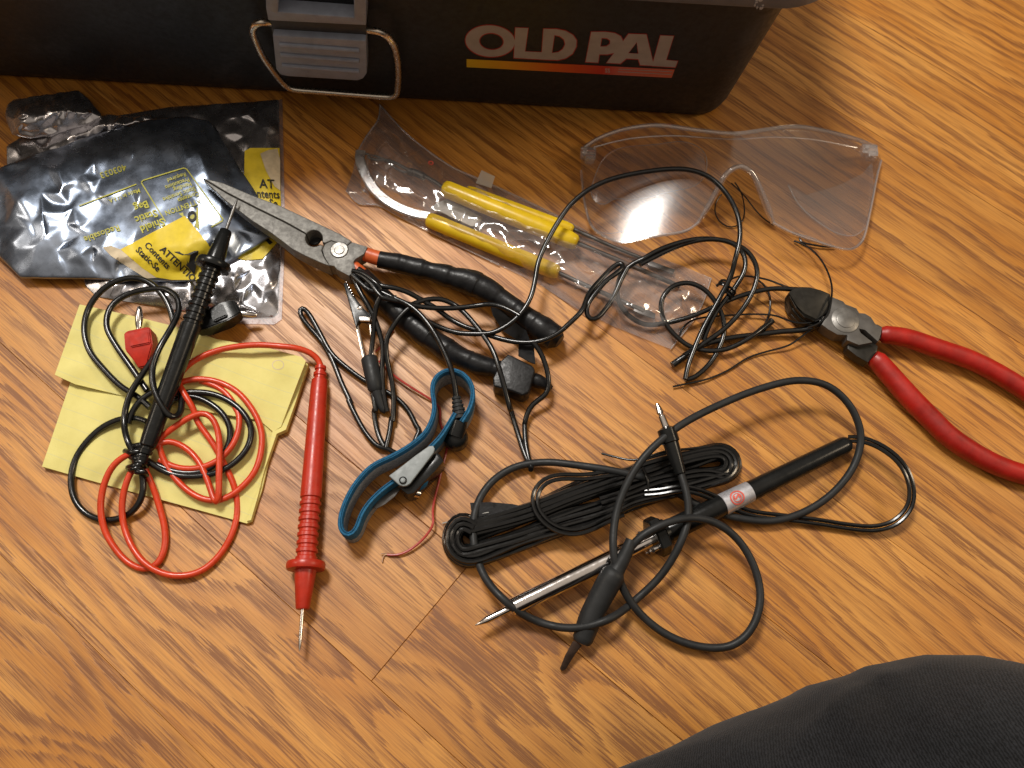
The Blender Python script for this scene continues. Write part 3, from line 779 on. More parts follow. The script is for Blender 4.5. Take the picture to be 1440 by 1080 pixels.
yp.part('punched_hole', flat_poly(ell(391, 513, 8.5, 7, 0, 24), [ell(391, 513, 7.4, 6, 0, 24)], pl(zFl, .012)), 'torn', smooth=False)

# ------------------------------------------------------------------ test leads
def Zr(L, *zs):
    n = len(L); o = []
    for i, q in enumerate(L):
        t = i / max(1, n - 1) * (len(zs) - 1); k = min(int(t), len(zs) - 2); o.append((q[0], q[1], zs[k] + (zs[k + 1] - zs[k]) * (t - k)))
    return o
K1, K2 = T(60, 360, 4.5), T(60, 580, 4.5)
def probe(th, p0, p1, mcol, tipm, scale=1.0, bend=None):
    """p0 cable end, p1 needle tip; proportions of a meter probe"""
    Lg = (p1 - p0).length; s = Lg / 13.4; k = scale
    prof = [(0, .16), (.05, .26), (.22, .27), (.26, .21), (.36, .21), (.40, .30), (.56, .31), (.60, .26), (.70, .26), (.78, .36), (1.2, .39), (3.0, .42), (6.1, .46), (6.5, .47)]
    t = 6.65
    for i in range(8): prof += [(t, .47), (t + .05, .405), (t + .17, .405), (t + .22, .47)]; t += .36
    prof += [(9.55, .47), (9.6, .80), (9.68, .83), (9.86, .83), (9.94, .79), (9.98, .47), (10.1, .455), (11.6, .29), (11.65, .25), (11.66, .10)]
    th.part('handle', lathe(p0, p1, [(a * s, r * k) for a, r in prof], 28), mcol, sharp=35)
    th.part('needle', lathe(p0, p1, [(11.5 * s, .085 * k), (12.9 * s, .08 * k), (13.2 * s, .06 * k), (13.4 * s, .012)], 12), tipm)
rl = Thing('test_lead', P(435, 720), 'red test lead whose straight probe lies on bare wood beside the paper', 'test lead', 'meter test leads')
probe(rl, P(451, 514, .46), P(421, 916, .80), 'red_plastic', 'nickel')
RC = .145
mb = MB()
mb.add(cable([(451, 519, .46), (450, 511, .48), (446, 504, .55), (437, 496, .7), (420, 490, .9), (395, 487, 1.0), (365, 485, 1.0), (335, 487, .95), (305, 493, .9), (280, 503, .9), (262, 515, .9), (252, 528, .9), (247, 542, .9), (240, 560, .9)], RC))
mb.add(cable(Zr(K1([(830, 740), (855, 800), (900, 880), (960, 980)]) + K2([(970, 40), (1080, 200), (1150, 330), (1210, 460), (1234, 600), (1210, 740), (1130, 890), (1010, 1000), (880, 1035), (760, 1020), (640, 950), (560, 840), (510, 700), (502, 580), (530, 440), (575, 350), (640, 270)]), 1.0, 1.05, .8, .45, .2, .16, .3, .5, .5, .9, 1.0), RC))
mb.add(cable(Zr(K2([(640, 235), (540, 265), (450, 330), (390, 450), (366, 600), (390, 740), (450, 850), (540, 950), (640, 995), (715, 972), (768, 880), (775, 750), (740, 600), (690, 450), (660, 390), (630, 300)]), 1.1, 1.0, .7, .35, .17, .17, .17, .25, .6, .9), RC))
mb.add(cable(Zr(K1([(810, 830), (880, 795), (980, 778), (1090, 790), (1220, 850), (1320, 960), (1378, 1080)]) + K2([(1388, 200), (1345, 370), (1240, 490), (1130, 553), (1010, 547), (900, 480), (810, 380), (750, 260), (733, 170), (790, 125), (880, 60), (970, 12), (1040, 2), (1090, 60), (1115, 150), (1118, 300), (1115, 440), (1112, 540), (1098, 572), (1080, 540), (1040, 420), (980, 300), (900, 220), (830, 187), (770, 182), (690, 220)]), .9, .7, .5, .45, .6, 1.0, 1.1, .9, .6, .65, .9), RC))
mb.add(cable(Zr(K1([(1000, 790), (1110, 830), (1190, 900), (1225, 970)]) + K2([(1240, 0), (1243, 100), (1195, 220), (1100, 310), (1000, 350), (900, 357), (830, 345), (740, 300)]), .62, .62, .62, .62), RC))
rl.part('cable', mb, 'red_cable')
pc, pd = P(197, 466, 1.05), P(203, 516, .95)
pin = rl.part('plug_pin', lathe(P(195, 472, 1.1), P(196, 429, 1.35), [(0, .14), (.15, .14), (.3, .11), (.55, .17), (.95, .19), (1.25, .13), (1.4, .09), (1.45, .03)], 14), 'nickel')
ax = (pd - pc).normalized(); sd = ax.cross(Vector((0, 0, 1))).normalized(); upv = sd.cross(ax).normalized()
if upv.z < 0: upv = -upv
def tap(c, ax, sd, up, secs, bev=.05):
    """block along ax through sections (distance, half width, half height)"""
    v = []; f = []
    for t, w, h in secs:
        for a, b in ((-1, -1), (1, -1), (1, 1), (-1, 1)): v.append(c + ax * t + sd * (a * w) + up * (b * h))
    for i in range(len(secs) - 1):
        for k in range(4): f.append((i * 4 + k, i * 4 + (k + 1) % 4, i * 4 + 4 + (k + 1) % 4, i * 4 + 4 + k))
    f += [(3, 2, 1, 0), tuple(len(v) - 4 + k for k in range(4))]
    bm = bmesh.new(); bv = [bm.verts.new(p) for p in v]
    for q in f: bm.faces.new([bv[i] for i in q])
    bmesh.ops.recalc_face_normals(bm, faces=bm.faces)
    bmesh.ops.bevel(bm, geom=list(bm.edges), offset=bev, segments=2, affect='EDGES', clamp_overlap=True); bm.verts.index_update()
    r = ([q.co.copy() for q in bm.verts], [tuple(q.index for q in fc.verts) for fc in bm.faces]); bm.free(); return r
rl.part('plug', MB().add(tap(pc, ax, sd, upv, [(0, .42, .34), (.12, .60, .44), (1.0, .62, .46), (1.55, .34, .3), (1.9, .2, .2)])).add(tap(pc + sd * -.1, ax, sd, upv, [(.35, .45, .55), (.95, .45, .55)])), 'plug_red', sharp=30)

bl = Thing('test_lead', P(250, 560), 'black test lead whose thick ribbed probe leans on the foil bags', 'test lead', 'meter test leads')
probe(bl, P(199, 650, 1.15), P(334, 279, 2.5), 'black_plastic', 'dark_steel', 1.0)
BC = .145; mb = MB()
mb.add(cable(Zr(K1([(680, 960), (600, 890), (500, 830), (380, 710), (290, 590), (262, 450), (300, 310), (400, 195), (510, 145), (610, 142), (700, 185), (775, 270), (818, 370), (828, 430)]), .9, .8, .8, .9, 1.2, 1.4, 1.3, 1.2), BC))
mb.add(cable(Zr(K1([(660, 850), (560, 705), (460, 560), (402, 440), (430, 320), (530, 245), (660, 212), (780, 210), (850, 260), (862, 350), (810, 460), (740, 580), (695, 700), (700, 830), (755, 950), (815, 1025), (865, 1010), (880, 930), (875, 860)]), 1.0, 1.1, 1.2, 1.2, 1.5, 1.6, 2.0, 1.9, 1.7, 1.2, .9), BC))
mb.add(cable(Zr(K1([(720, 620), (690, 665), (620, 765), (555, 870), (518, 1000)]) + K2([(515, 80), (545, 200), (600, 300), (640, 370), (640, 440)]), 1.5, 1.4, 1.2, .9, 1.2, .8, .5), BC))
mb.add(cable(Zr(K2([(660, 60), (600, 36), (500, 40), (380, 92), (275, 190), (205, 300), (178, 430), (205, 560), (285, 648), (385, 683), (500, 668), (585, 612), (633, 520), (635, 420), (620, 340)]), .8, .55, .35, .25, .16, .2, .7, .9), BC))
mb.add(cable(Zr(K1([(760, 900), (830, 872), (930, 862), (1040, 865), (1150, 900), (1250, 970), (1312, 1060)]) + K2([(1322, 120), (1300, 220), (1200, 330), (1080, 388), (900, 405), (780, 378), (700, 330), (640, 290)]), .9, .75, .7, .6, .6, .6, .9), BC))
mb.add(cable(Zr(K1([(760, 970), (810, 920), (880, 890), (970, 892), (1080, 945), (1150, 1010)]) + K2([(1185, 90), (1178, 200), (1120, 300), (1050, 360), (930, 385), (820, 372), (720, 330)]), .7, .66, .62, .5, .5, .7), BC))
mb.add(cable(Zr(K1([(540, 1060), (570, 980), (630, 900), (700, 860)]), .75, .9, .9), BC))
bl.part('cable', mb, 'black_cable')
mb = MB(); rnd = random.Random(5)
for i in range(9):
    c = K2([(610 + rnd.uniform(-30, 30), 205 + i * 21)])[0]; a = rnd.uniform(-.4, .4); L = rnd.uniform(9, 13)
    mb.add(cable([(c[0] - L, c[1] + a * L, .85), (c[0] - L * .5, c[1] + 2, 1.25), (c[0] + L * .5, c[1] - 1, 1.3), (c[0] + L * .9, c[1] - a * L + 3, .9)], .14))
bl.part('wound_tie', mb, 'black_cable')
p0, p1 = P(276, 462, 1.0), P(335, 436, 1.05); ax = (p1 - p0).normalized(); sd = ax.cross(bz).normalized()
bl.part('plug', MB().add(tap(p0, ax, sd, bz, [(0, .3, .3), (.5, .46, .42), (1.5, .52, .45), (2.05, .42, .38), (2.2, .3, .28)])).add(tap(p0 + bz * .1, ax, sd, bz, [(.9, .36, .5), (1.6, .36, .5)])), 'black_plastic', sharp=30)
bl.part('plug_pin', lathe(p1 - ax * .25, P(359, 443, .8), [(0, .1), (.3, .1), (.5, .15), (.9, .15), (1.1, .06)], 12), 'nickel')
# ------------------------------------------------------------------ long-nose pliers
np_ = Thing('long_nose_pliers', P(520, 380), 'grey long-nose pliers with handles wrapped in black tape, jaw tip on the foil bag', 'pliers')
zj = lambda x: 2.3 - .85 * sstep((x - 284) / 230)
tj = lambda x: .45 + .55 * sstep((x - 284) / 190)
UJ = [(284, 249.5), (314, 257), (354, 274), (394, 289), (441, 311), (479, 329), (495, 339), (487, 346), (466, 338), (456, 343), (451, 347), (443, 333), (430, 326), (400, 311), (363, 293), (320, 271)]
LJ = [(285, 251.5), (320, 272.5), (363, 294.5), (400, 312.5), (429, 327.5), (442, 334.5), (449, 348), (452, 358), (462, 374), (455, 371), (430, 360), (411, 350), (381, 327), (354, 310), (316, 281)]
hc = (441.5, 335)
def cut(L, r=12.3):                                   # leave the round wire hole open
    o = []
    for x, y in L:
        d = math.hypot(x - hc[0], y - hc[1]); o.append((x, y) if d > r else None)
    return o
def arc(a0, a1, r=12.2, n=9): return [(hc[0] + r * math.cos(math.radians(a0 + (a1 - a0) * i / n)), hc[1] + r * .97 * math.sin(math.radians(a0 + (a1 - a0) * i / n))) for i in range(n + 1)]
UJ = [(284, 249.5), (314, 257), (354, 274), (394, 289), (441, 311), (479, 329), (495, 339), (487, 346), (466, 338), (457, 342)] + arc(25, -150) + [(428, 326.5), (400, 311), (363, 293), (320, 271)]
LJ = [(285, 251.5), (320, 272.5), (363, 294.5), (400, 312.5), (428, 328)] + arc(-154, -330)[:-1] + [(455, 345), (452, 352), (456, 362), (464, 374), (455, 371), (430, 360), (411, 350), (381, 327), (354, 310), (316, 281)]
np_.part('jaw', prism(UJ, [zj(q[0]) for q in UJ], [tj(q[0]) for q in UJ], .17, 4), 'steel', sharp=50)
np_.part('jaw', prism(LJ, [zj(q[0]) - .01 for q in LJ], [tj(q[0]) for q in LJ], .17, 4), 'steel', sharp=50)
np_.part('joint', prism([(466, 338.5), (487, 346.5), (495, 340), (517, 347), (512, 357), (500, 364), (497, 368), (500, 378), (491, 388), (474, 379), (470, 374), (463, 373), (456, 361), (453, 351), (457, 343)], 1.53, .9, .05), 'steel', sharp=40)
np_.part('rivet_groove', disc_px((477, 351), .47, 1.545, .2), 'black_jaw')
np_.part('rivet', MB().add(disc_px((477, 351), .43, 1.59, .2)).add(disc_px((477, 351), .25, 1.63, .2)), 'rivet_steel')
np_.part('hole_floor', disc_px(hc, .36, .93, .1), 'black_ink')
def rs(L, rad, segs=16): return rsweep(pts3(L), rad, segs)
up_h = np_.part('handle', rs([(507, 355, 1.15), (520, 359.5, 1.1), (545, 367, 1.05), (572, 373, 1.0)], [.34, .36, .38, .36]), 'grip_orange')
def tape_tube(L, rad, seed, segs=18):
    """wrapped tape: overlapping turns, a little uneven"""
    p, par = spline(pts3(L), .07); rr = []; s = 0
    for i, t in enumerate(par):
        k = min(int(t), len(rad) - 2); w = t - k; r = rad[k] * (1 - w) + rad[k + 1] * w
        s += (p[i] - p[i - 1]).length if i else 0
        fr = (s / 1.15 + .25 * noise.noise(Vector((s * .4, seed, 0)))) % 1
        rr.append(r * (1 + .055 * (fr - .5) + .12 * noise.noise(Vector((s * 1.3, seed, 2)))))
    v, f = sweep(smooth_line(p, 1), rr, segs)
    v = [q + Vector((noise.noise(q * .9 + Vector((seed, 0, 0))), noise.noise(q * .9 + Vector((0, seed, 5))), noise.noise(q * 1.1 + Vector((3, 0, seed))))) * .035 for q in v]
    return v, f
np_.part('tape_wrap', MB().add(tape_tube([(533, 364.5, 1.05), (569, 372, 1.0), (604, 381, .95), (640, 391, .95), (660, 397, .95)], [.44, .49, .47, .52, .50], 1))
         .add(tape_tube([(640, 391, .95), (662, 397, .95), (682, 406, .95), (702, 419, .9), (722, 433, .85), (742, 448, .8), (762, 462, .75), (780, 475, .7), (787, 480, .7)], [.56, .64, .60, .50, .49, .55, .62, .62, .34], 2)), 'tape', up_h, sharp=25)
lo_h = np_.part('handle', rs([(497, 374, 1.1), (507, 384, 1.05), (530, 410, .95), (551, 430, .9)], [.30, .34, .36, .34]), 'grip_orange')
np_.part('tape_wrap', MB().add(tape_tube([(510, 387, 1.0), (530, 410, .92), (551, 431, .85), (580, 456, .75), (604, 474, .7), (631, 493, .65), (664, 509, .6), (693, 517, .6), (712, 523, .6)], [.42, .48, .50, .56, .57, .54, .47, .43, .46], 3))
         .add(tape_tube([(745, 532, .55), (757, 536, .55), (768, 541, .5), (776, 546, .45)], [.36, .34, .26, .12], 4)), 'tape', lo_h, sharp=25)
mb = MB()
mb.add(prism([(693, 531), (704, 507), (715, 497), (727, 503), (750, 514), (753, 521), (744, 552), (735, 556), (718, 549), (694, 543)], [1.15] * 10, [1.05] * 10, .16, 3))
mb.add(slab([P(x, y, z) for x, y, z in ((729, 480, 1.1), (750, 479, 1.05), (751, 498, .75), (753, 512, 1.12), (743, 508, 1.12), (729, 500, .95))], bz * -.06, 0))
mb.add(slab([P(x, y, z) for x, y, z in ((688, 425, .9), (712, 431, .95), (735, 452, .9), (745, 478, .8), (730, 480, .5), (708, 466, .4), (693, 443, .45))], bz * -.06, 0))
mb.add(slab([P(x, y, z) for x, y, z in ((640, 402, .95), (659, 381, 1.36), (676, 387, 1.40), (700, 405, 1.32), (715, 414, 1.2), (680, 413, .9))], bz * -.05, 0))
np_.part('loose_tape', mb, 'tape', sharp=25)

# ------------------------------------------------------------------ clear sleeve with three probing tools
pk = T(480, 140, 4.5); pg = T(780, 160, 3.0)
SL = [(534, 147), (545, 160), (572, 188), (609, 217), (640, 237), (673, 251), (720, 273), (769, 296), (827, 327), (870, 344), (915, 358), (960, 374), (1001, 391), (992, 417), (980, 443), (962, 468), (943, 491), (900, 474), (860, 458), (811, 434), (758, 400), (702, 373), (650, 349), (602, 325), (560, 304), (530, 288), (504, 288), (486, 269), (495, 245), (503, 212), (515, 190), (531, 169)]
def zs0(x, y):
    d = edge_dist(SL, x, y)
    return .08 + (1.25 - .55 * sstep((x - 830) / 120)) * sstep(d / 34) + sstep(d / 9) * .08 * crumple(x * .55 + y * .3, y * 1.1 - x * .5, 40, 61)
CS = Crumpled(SL, zs0, lambda x, y: .12, 13, 15); zs = CS.z
sv = Thing('plastic_sleeve', P(740, 330), 'crinkled clear plastic sleeve holding yellow-handled tools, below the toolbox', 'plastic sleeve')
sv.crush('front_film', CS.geo(), 'clear_bag', 5)
sv.part('back_film', sheet(SL, lambda x, y: .03 + .04 * sstep(edge_dist(SL, x, y) / 20), 14, 16, .2), 'clear_bag', sharp=40)
mb = MB()
for L in ([(534, 147), (572, 188), (609, 217), (640, 237), (673, 251), (769, 296), (827, 327)], [(487, 268), (504, 287), (530, 288), (560, 304), (602, 325), (702, 373)], [(534, 147), (532, 168), (516, 190), (504, 211)], [(1000, 391), (992, 417), (980, 443), (943, 491)]):
    mb.add(cable(L, .045, .12, 6))
sv.part('sealed_edge', mb, 'clear_edge')
sv.part('tape_tab', slab([P(x, y, z) for x, y, z in ((669, 257, .5), (677, 239, 1.2), (696, 248, 1.2), (691, 264, .6))], bz * -.05, .01), 'tab_film')
for (cx, cy, rx, ry, ro) in ((606, 229, 4, 3, .2),):
    mb = MB().add(flat_poly(ell(cx, cy, rx, ry, ro, 14), [ell(cx, cy, rx * .5, ry * .5, ro, 14)], pl(zs, .03)))
    sv.part('faint_print', mb, 'label_red', smooth=False)
def tool(label, a, b, r, za, zb):
    t = Thing('probing_tool', P((a[0] + b[0]) / 2, (a[1] + b[1]) / 2), label, 'probing tool', 'yellow-handled tools in the sleeve')
    p0, p1 = P(*a, za), P(*b, zb); L = (p1 - p0).length
    t.part('handle', lathe(p0, p1, [(0, r * .62), (.12, r * .9), (.35, r), (L * .5, r * 1.03), (L - .4, r), (L - .12, r * .88), (L, r * .6)], 6, .5), 'yellow_handle', sharp=70)
    return t
t1 = tool('yellow-handled tool with curved bright hook, lowest of the three in the sleeve', (601, 308), (786, 384), .45, .5, .45)
t1.part('shaft', MB().add(cable([(784, 383, .45), (830, 404, .4), (880, 426, .35), (905, 438, .3)], .115, segs=10)).add(prism([(893, 428), (904, 432), (922, 441), (921, 448), (905, 443), (891, 437)], .36, .1, .02)), 'dark_steel')
hk = [(604, 304, .5), (580, 299, .5), (552, 287, .5), (528, 268, .5), (513, 244, .55), (506, 222, .6), (507, 212, .6)]
p, _ = spline(pts3(hk), .15)
t1.part('hook', sweep(p, 1.0, prof=[(-.2, -.05), (.2, -.05), (.26, 0), (.2, .06), (-.2, .06), (-.26, 0)], up=Vector((0, 0, 1))), 'bright_steel', sharp=30)
t2 = tool('yellow-handled tool with dark forked wire end, in the middle of the clear sleeve', (623, 264), (812, 342), .50, 1.0, .85)
t2.part('shaft', cable([(810, 341, .8), (860, 362, .65), (910, 383, .5), (956, 403, .3)], .12), 'dark_steel')
t2.part('shaft', MB().add(cable([(625, 265, .95), (604, 251, .8), (592, 246, .7)], .10)), 'dark_steel')
t2.part('fork', MB().add(cable([(597, 249, .72), (585, 243, .65), (575, 241, .6)], .19)).add(cable(Zr(pk([(440, 460), (400, 462), (345, 440), (310, 405), (270, 375), (220, 358), (160, 345), (130, 335)]), .5, .55), .06)).add(cable(Zr(pk([(440, 455), (380, 420), (320, 390), (270, 378), (200, 385), (170, 360)]), .5, .5), .08)), 'dark_steel')
t3 = tool('yellow-handled tool mostly hidden behind its neighbour, uppermost in the sleeve', (655, 268), (806, 324), .36, .38, .38)
t3.part('shaft', MB().add(cable([(804, 321, .36), (860, 346, .3), (912, 367, .25)], .10)).add(prism([(908, 363), (918, 368), (949, 379), (947, 385), (912, 373)], .3, .1, .02)), 'dark_steel')
wp = Thing('white_spacer', P(648, 296), 'milky white plastic strip between two yellow handles in the clear sleeve', 'plastic strip')
wp.part('strip', prism(pk([(560, 690), (600, 655), (665, 628), (760, 672), (885, 742), (865, 800), (820, 800), (700, 745), (640, 715)]), .46, .1, .03), 'white_plastic')
wp.part('end_band', prism(pk([(870, 732), (897, 745), (868, 808), (842, 800)]), .50, .16, .03), 'clear_edge')

# ------------------------------------------------------------------ safety glasses
sg = Thing('safety_glasses', P(1030, 260), 'clear wraparound safety glasses lying on wood below the toolbox corner', 'safety glasses')
TOPC = [(817, 222), (819, 210), (837, 197), (873, 183), (923, 176), (980, 183), (1033, 188), (1080, 182), (1120, 178), (1163, 185), (1207, 197), (1232, 207), (1239, 222)]
BOTC = [(817, 240), (823, 290), (833, 320), (847, 331), (873, 341), (913, 333), (967, 324), (983, 312), (1000, 285), (1012, 262), (1024, 243), (1040, 234), (1056, 243), (1068, 262), (1078, 290), (1087, 313), (1113, 327), (1150, 340), (1180, 349), (1197, 351), (1212, 340), (1223, 300), (1234, 245), (1239, 226)]
def at_x(C, x):
    if x <= C[0][0]: return C[0][1]
    for a, b in zip(C, C[1:]):
        if a[0] <= x <= b[0]: return a[1] + (b[1] - a[1]) * (x - a[0]) / max(1e-6, b[0] - a[0])
    return C[-1][1]
def zg(x, y):
    s = (x - 1028) / 212; return .35 + 1.9 * max(0, 1 - s * s) ** .8 + .5 * (1 - abs(s)) * (265 - y) / 80
def lens():
    n, m = 84, 14; v = []; f = []; th = .17
    for k in (0, 1):
        for i in range(n + 1):
            x = 817.5 + (1238.5 - 817.5) * i / n; a, b = at_x(TOPC, x), at_x(BOTC, x)
            for j in range(m + 1):
                y = a + (b - a) * j / m; v.append(P(x, y, zg(x, y)) - bz * th * k)
    o = (n + 1) * (m + 1); q = lambda i, j, k: k * o + i * (m + 1) + j
    for i in range(n):
        for j in range(m):
            f.append((q(i, j, 0), q(i + 1, j, 0), q(i + 1, j + 1, 0), q(i, j + 1, 0))); f.append((q(i, j, 1), q(i, j + 1, 1), q(i + 1, j + 1, 1), q(i + 1, j, 1)))
        for j in (0, m): f.append((q(i, j, 0), q(i + 1, j, 0), q(i + 1, j, 1), q(i, j, 1)))
    for i in (0, n):
        for j in range(m): f.append((q(i, j, 0), q(i, j + 1, 0), q(i, j + 1, 1), q(i, j, 1)))
    return v, f
sg.part('lens', lens(), 'clear_lens', sharp=60)
zz = lambda L, dz=0: [(x, y, zg(x, y) - .08 + dz) for x, y in L]
sg.part('brow_edge', MB().add(cable(zz(TOPC[1:-1]), .12, segs=8)).add(cable([(835, 207, .9), (880, 196, 1.5), (940, 191, 1.9), (1033, 196, 2.1), (1085, 193, 2.0), (1140, 196, 1.6), (1205, 208, 1.0)], .05, segs=8)), 'clear_edge')
for L in (BOTC[:8], BOTC[15:]): sg.part('rim_edge', cable(zz(L), .075, segs=8), 'clear_edge')
sg.part('nose_bridge', MB().add(rs([(983, 311, .35), (995, 292, .9), (1009, 266, 1.6), (1022, 244, 2.2), (1040, 234, 2.4), (1057, 243, 2.2), (1070, 270, 1.6), (1080, 295, .9), (1087, 313, .35)], [.10, .16, .17, .15, .15, .15, .18, .2, .13], 12)), 'clear_edge')
def plate(L, z, th=.12): return prism(L, z, th, .03)
LT = pg([(150, 320), (205, 190), (260, 150), (420, 130), (560, 120), (630, 160), (640, 240), (600, 300), (480, 330), (380, 355), (310, 365), (250, 355), (215, 385), (170, 375)])
RT = pg([(985, 300), (1060, 340), (1200, 300), (1300, 250), (1340, 200), (1350, 330), (1310, 480), (1270, 515), (1200, 508), (1130, 470), (1070, 425), (1020, 370)])
tm = sg.part('temple_arm', plate(LT, [.75] * len(LT)), 'clear_lens', sharp=30)
sg.part('arm_edge', MB().add(cable([q + (.78,) for q in LT + LT[:1]], .035, segs=6)).add(cable(Zr(pg([(440, 320), (420, 380), (370, 440), (290, 495), (210, 505), (165, 485)]), .4, .3), .03, segs=6)), 'clear_edge', tm)
tm = sg.part('temple_arm', plate(RT, [.6] * len(RT)), 'clear_lens', sharp=30)
sg.part('arm_edge', MB().add(cable([q + (.63,) for q in RT[-6:] + RT[:1] ], .04, segs=6)).add(cable(Zr(pg([(920, 465), (1000, 500), (1080, 520), (1160, 560)]), .2, .3), .03, segs=6)), 'clear_edge', tm)
for c, z in (((1222, 212), .75), ((827, 216), .7)):
    mb = MB(); o = P(*c, z); mb.add(box(o, bx * .42, by * .3, bz * .18, .06)).add(box(o + bx * .1 - by * .35, bx * .25, by * .16, bz * .25, .05))
    mb.add(lathe(o + bz * .1 - bx * .2, o + bz * .32 - bx * .2, [(0, .12), (.2, .12), (.22, .1)], 12))
    sg.part('hinge', mb, 'clear_edge')

# ------------------------------------------------------------------ wrist strap with cord and clip
C4, S4 = T(400, 360, 4.5), T(440, 560, 4.5)
ws = Thing('wrist_strap', P(570, 640), 'blue antistatic wrist strap with grey clasp, black cord and alligator clip', 'wrist strap')
BAND = [(648, 592), (660, 572), (664, 548), (657, 532), (644, 522), (631, 520), (618, 526), (610, 537), (609, 552), (612, 568), (609, 588), (598, 609), (575, 628), (551, 642), (524, 655), (502, 678), (487, 704), (479, 731), (481, 746), (490, 752), (499, 744), (507, 722), (521, 702), (541, 684), (558, 672), (578, 655), (598, 634), (619, 612), (639, 580)]
bp, _ = spline([P(x, y, 1.55) for x, y in BAND], .15); bp = smooth_line(bp, 2); bp = [Vector((q.x, q.y, 0)) for q in bp]
ar = sum(a.x * b.y - b.x * a.y for a, b in zip(bp, bp[1:])); sg_ = 1 if ar > 0 else -1
def wall(o0, o1, z0, z1):
    """strip standing on edge, between offsets o0,o1 outward of the loop line"""
    n = len(bp); v = []; f = []
    for i in range(n):
        t = (bp[min(i + 1, n - 1)] - bp[max(i - 1, 0)]).normalized(); nn = Vector((t.y, -t.x, 0)) * sg_
        wv = .03 * noise.noise(Vector((i * .13, 1, 1)))
        e = .05
        for o, z in ((o0, z0), (o1, z0), (o1, z1 - e), (o1 - e * (1 if o1 > o0 else -1) * .7, z1), (o0 + e * .7 * (1 if o1 > o0 else -1), z1), (o0, z1 - e)): v.append(bp[i] + nn * o + bz * (z + wv))
    for i in range(n - 1):
        for k in range(6): f.append((i * 6 + k, i * 6 + (k + 1) % 6, i * 6 + 6 + (k + 1) % 6, i * 6 + 6 + k))
    f += [tuple(range(5, -1, -1)), tuple((n - 1) * 6 + k for k in range(6))]
    return v, f
bd = ws.part('band', wall(0.0, .14, .78, 1.55), 'blue_band')
ws.part('band_edge', wall(-.07, .02, 1.2, 1.56), 'blue_band', bd)
ws.part('band_lining', MB().add(wall(-.07, 0.0, .03, 1.2)).add(wall(0.0, .12, .03, .78)), 'grey_band', bd)
cl = ws.part('clasp', prism(S4([(480, 490), (560, 430), (650, 360), (735, 300), (762, 300), (772, 318), (764, 345), (700, 430), (615, 540), (595, 553), (570, 557), (545, 548), (530, 535)]), 1.85, .16, .05, 3), 'grey_clasp', sharp=40)
c = P(*S4([(570, 520)])[0], 1.87)
ws.part('rivet', MB().add(lathe(c, c + bz * .05, [(0, .17), (.03, .17), (.05, .14)], 20)), 'black_plastic', cl)
ws.part('rivet_face', MB().add(lathe(c, c + bz * .07, [(0, .11), (.05, .11), (.07, .08)], 20)), 'grey_clasp', cl)
ws.part('clasp_prong', prism(S4([(380, 688), (400, 655), (470, 600), (530, 560), (556, 572), (520, 620), (455, 672), (400, 700)]), [1.0] * 8, [.12] * 8, .03), 'dark_steel', sharp=40)
ws.part('clasp_body', prism(S4([(555, 575), (640, 500), (720, 410), (770, 345), (800, 350), (830, 395), (770, 465), (690, 545), (640, 600), (600, 610)]), 1.5, 1.3, .08), 'black_plastic', sharp=40)
ws.part('strap_end', rs(S4([(640, 545, 1.0), (670, 555, 1.05), (695, 535, 1.1), (703, 505, 1.1), (695, 485, 1.1)]), [.2, .24, .24, .22, .16], 10), 'blue_band')
b1 = P(*S4([(575, 580)])[0], 1.2); b2 = P(*S4([(655, 600)])[0], .9)
ws.part('pivot_pin', lathe(b1, b2, [(0, .13), (.5, .13), (.52, .2), (.75, .2), (.8, .14)], 14), 'nickel')
c = P(*S4([(905, 250)])[0], .75)
ws.part('snap', MB().add(lathe(c - bz * .45, c + bz * .45, [(0, .5), (.1, .56), (.55, .56), (.75, .45), (.88, .2), (.9, .05)], 24)).add(rs(S4([(900, 235, .95), (920, 180, 1.1), (930, 140, 1.2)]), [.44, .40, .36], 18)), 'black_plastic', sharp=35)
bp0, bp1 = P(*S4([(932, 130)])[0], 1.2), P(641, 556, 1.35); L = (bp1 - bp0).length; pr = []
for i in range(6): t = L * i / 6; r = .36 - .03 * i; pr += [(t, r), (t + L * .09, r), (t + L * .1, r - .07), (t + L * .155, r - .07)]
ws.part('strain_relief', lathe(bp0, bp1, pr + [(L, .16)], 18), 'rubber', sharp=35)
RT_ = .125; mb = MB()
mb.add(cable([(642, 560, 1.35), (636, 524, 1.6), (622, 489, 1.7), (605, 459, 1.75), (589, 440, 1.7), (574, 428, 1.7), (556, 420, 1.6), (535, 410, 1.6), (515, 398, 1.5)], RT_))
mb.add(cable(Zr(C4([(440, 105), (500, 130), (560, 190), (610, 260), (640, 272), (710, 262)]), 1.5, 1.75, 1.6), RT_))
mb.add(cable(Zr(S4([(665, 225), (640, 290), (600, 335), (545, 358), (500, 335), (462, 312), (420, 310), (330, 215), (220, 0)]) + C4([(430, 950), (360, 800), (300, 650), (228, 530), (140, 430), (95, 360), (108, 320), (150, 358), (220, 480), (300, 620), (400, 710), (510, 790), (650, 860), (730, 915), (800, 1000), (842, 1090)]) + S4([(672, 190), (668, 225)]), .16, .16, .3, .3, .2, .45, .3, .2, .16, .16), RT_))
mb.add(cable(Zr(C4([(425, 115), (480, 230), (550, 350), (600, 480), (625, 590), (618, 720), (628, 880), (650, 985)]), 1.3, 1.3, 1.0, .8, .5, .3), RT_))
mb.add(cable(Zr(C4([(610, 250), (585, 300), (568, 400), (560, 520), (545, 640)]), 1.7, 1.5, .9, .6), RT_))
mb.add(cable(Zr(C4([(800, 320), (745, 365), (690, 440), (645, 530), (648, 650), (678, 780), (692, 900), (684, 1060)]) + S4([(500, 100), (487, 210), (462, 312)]), 1.6, 1.5, 1.1, .6, .35, .3, .3), RT_))
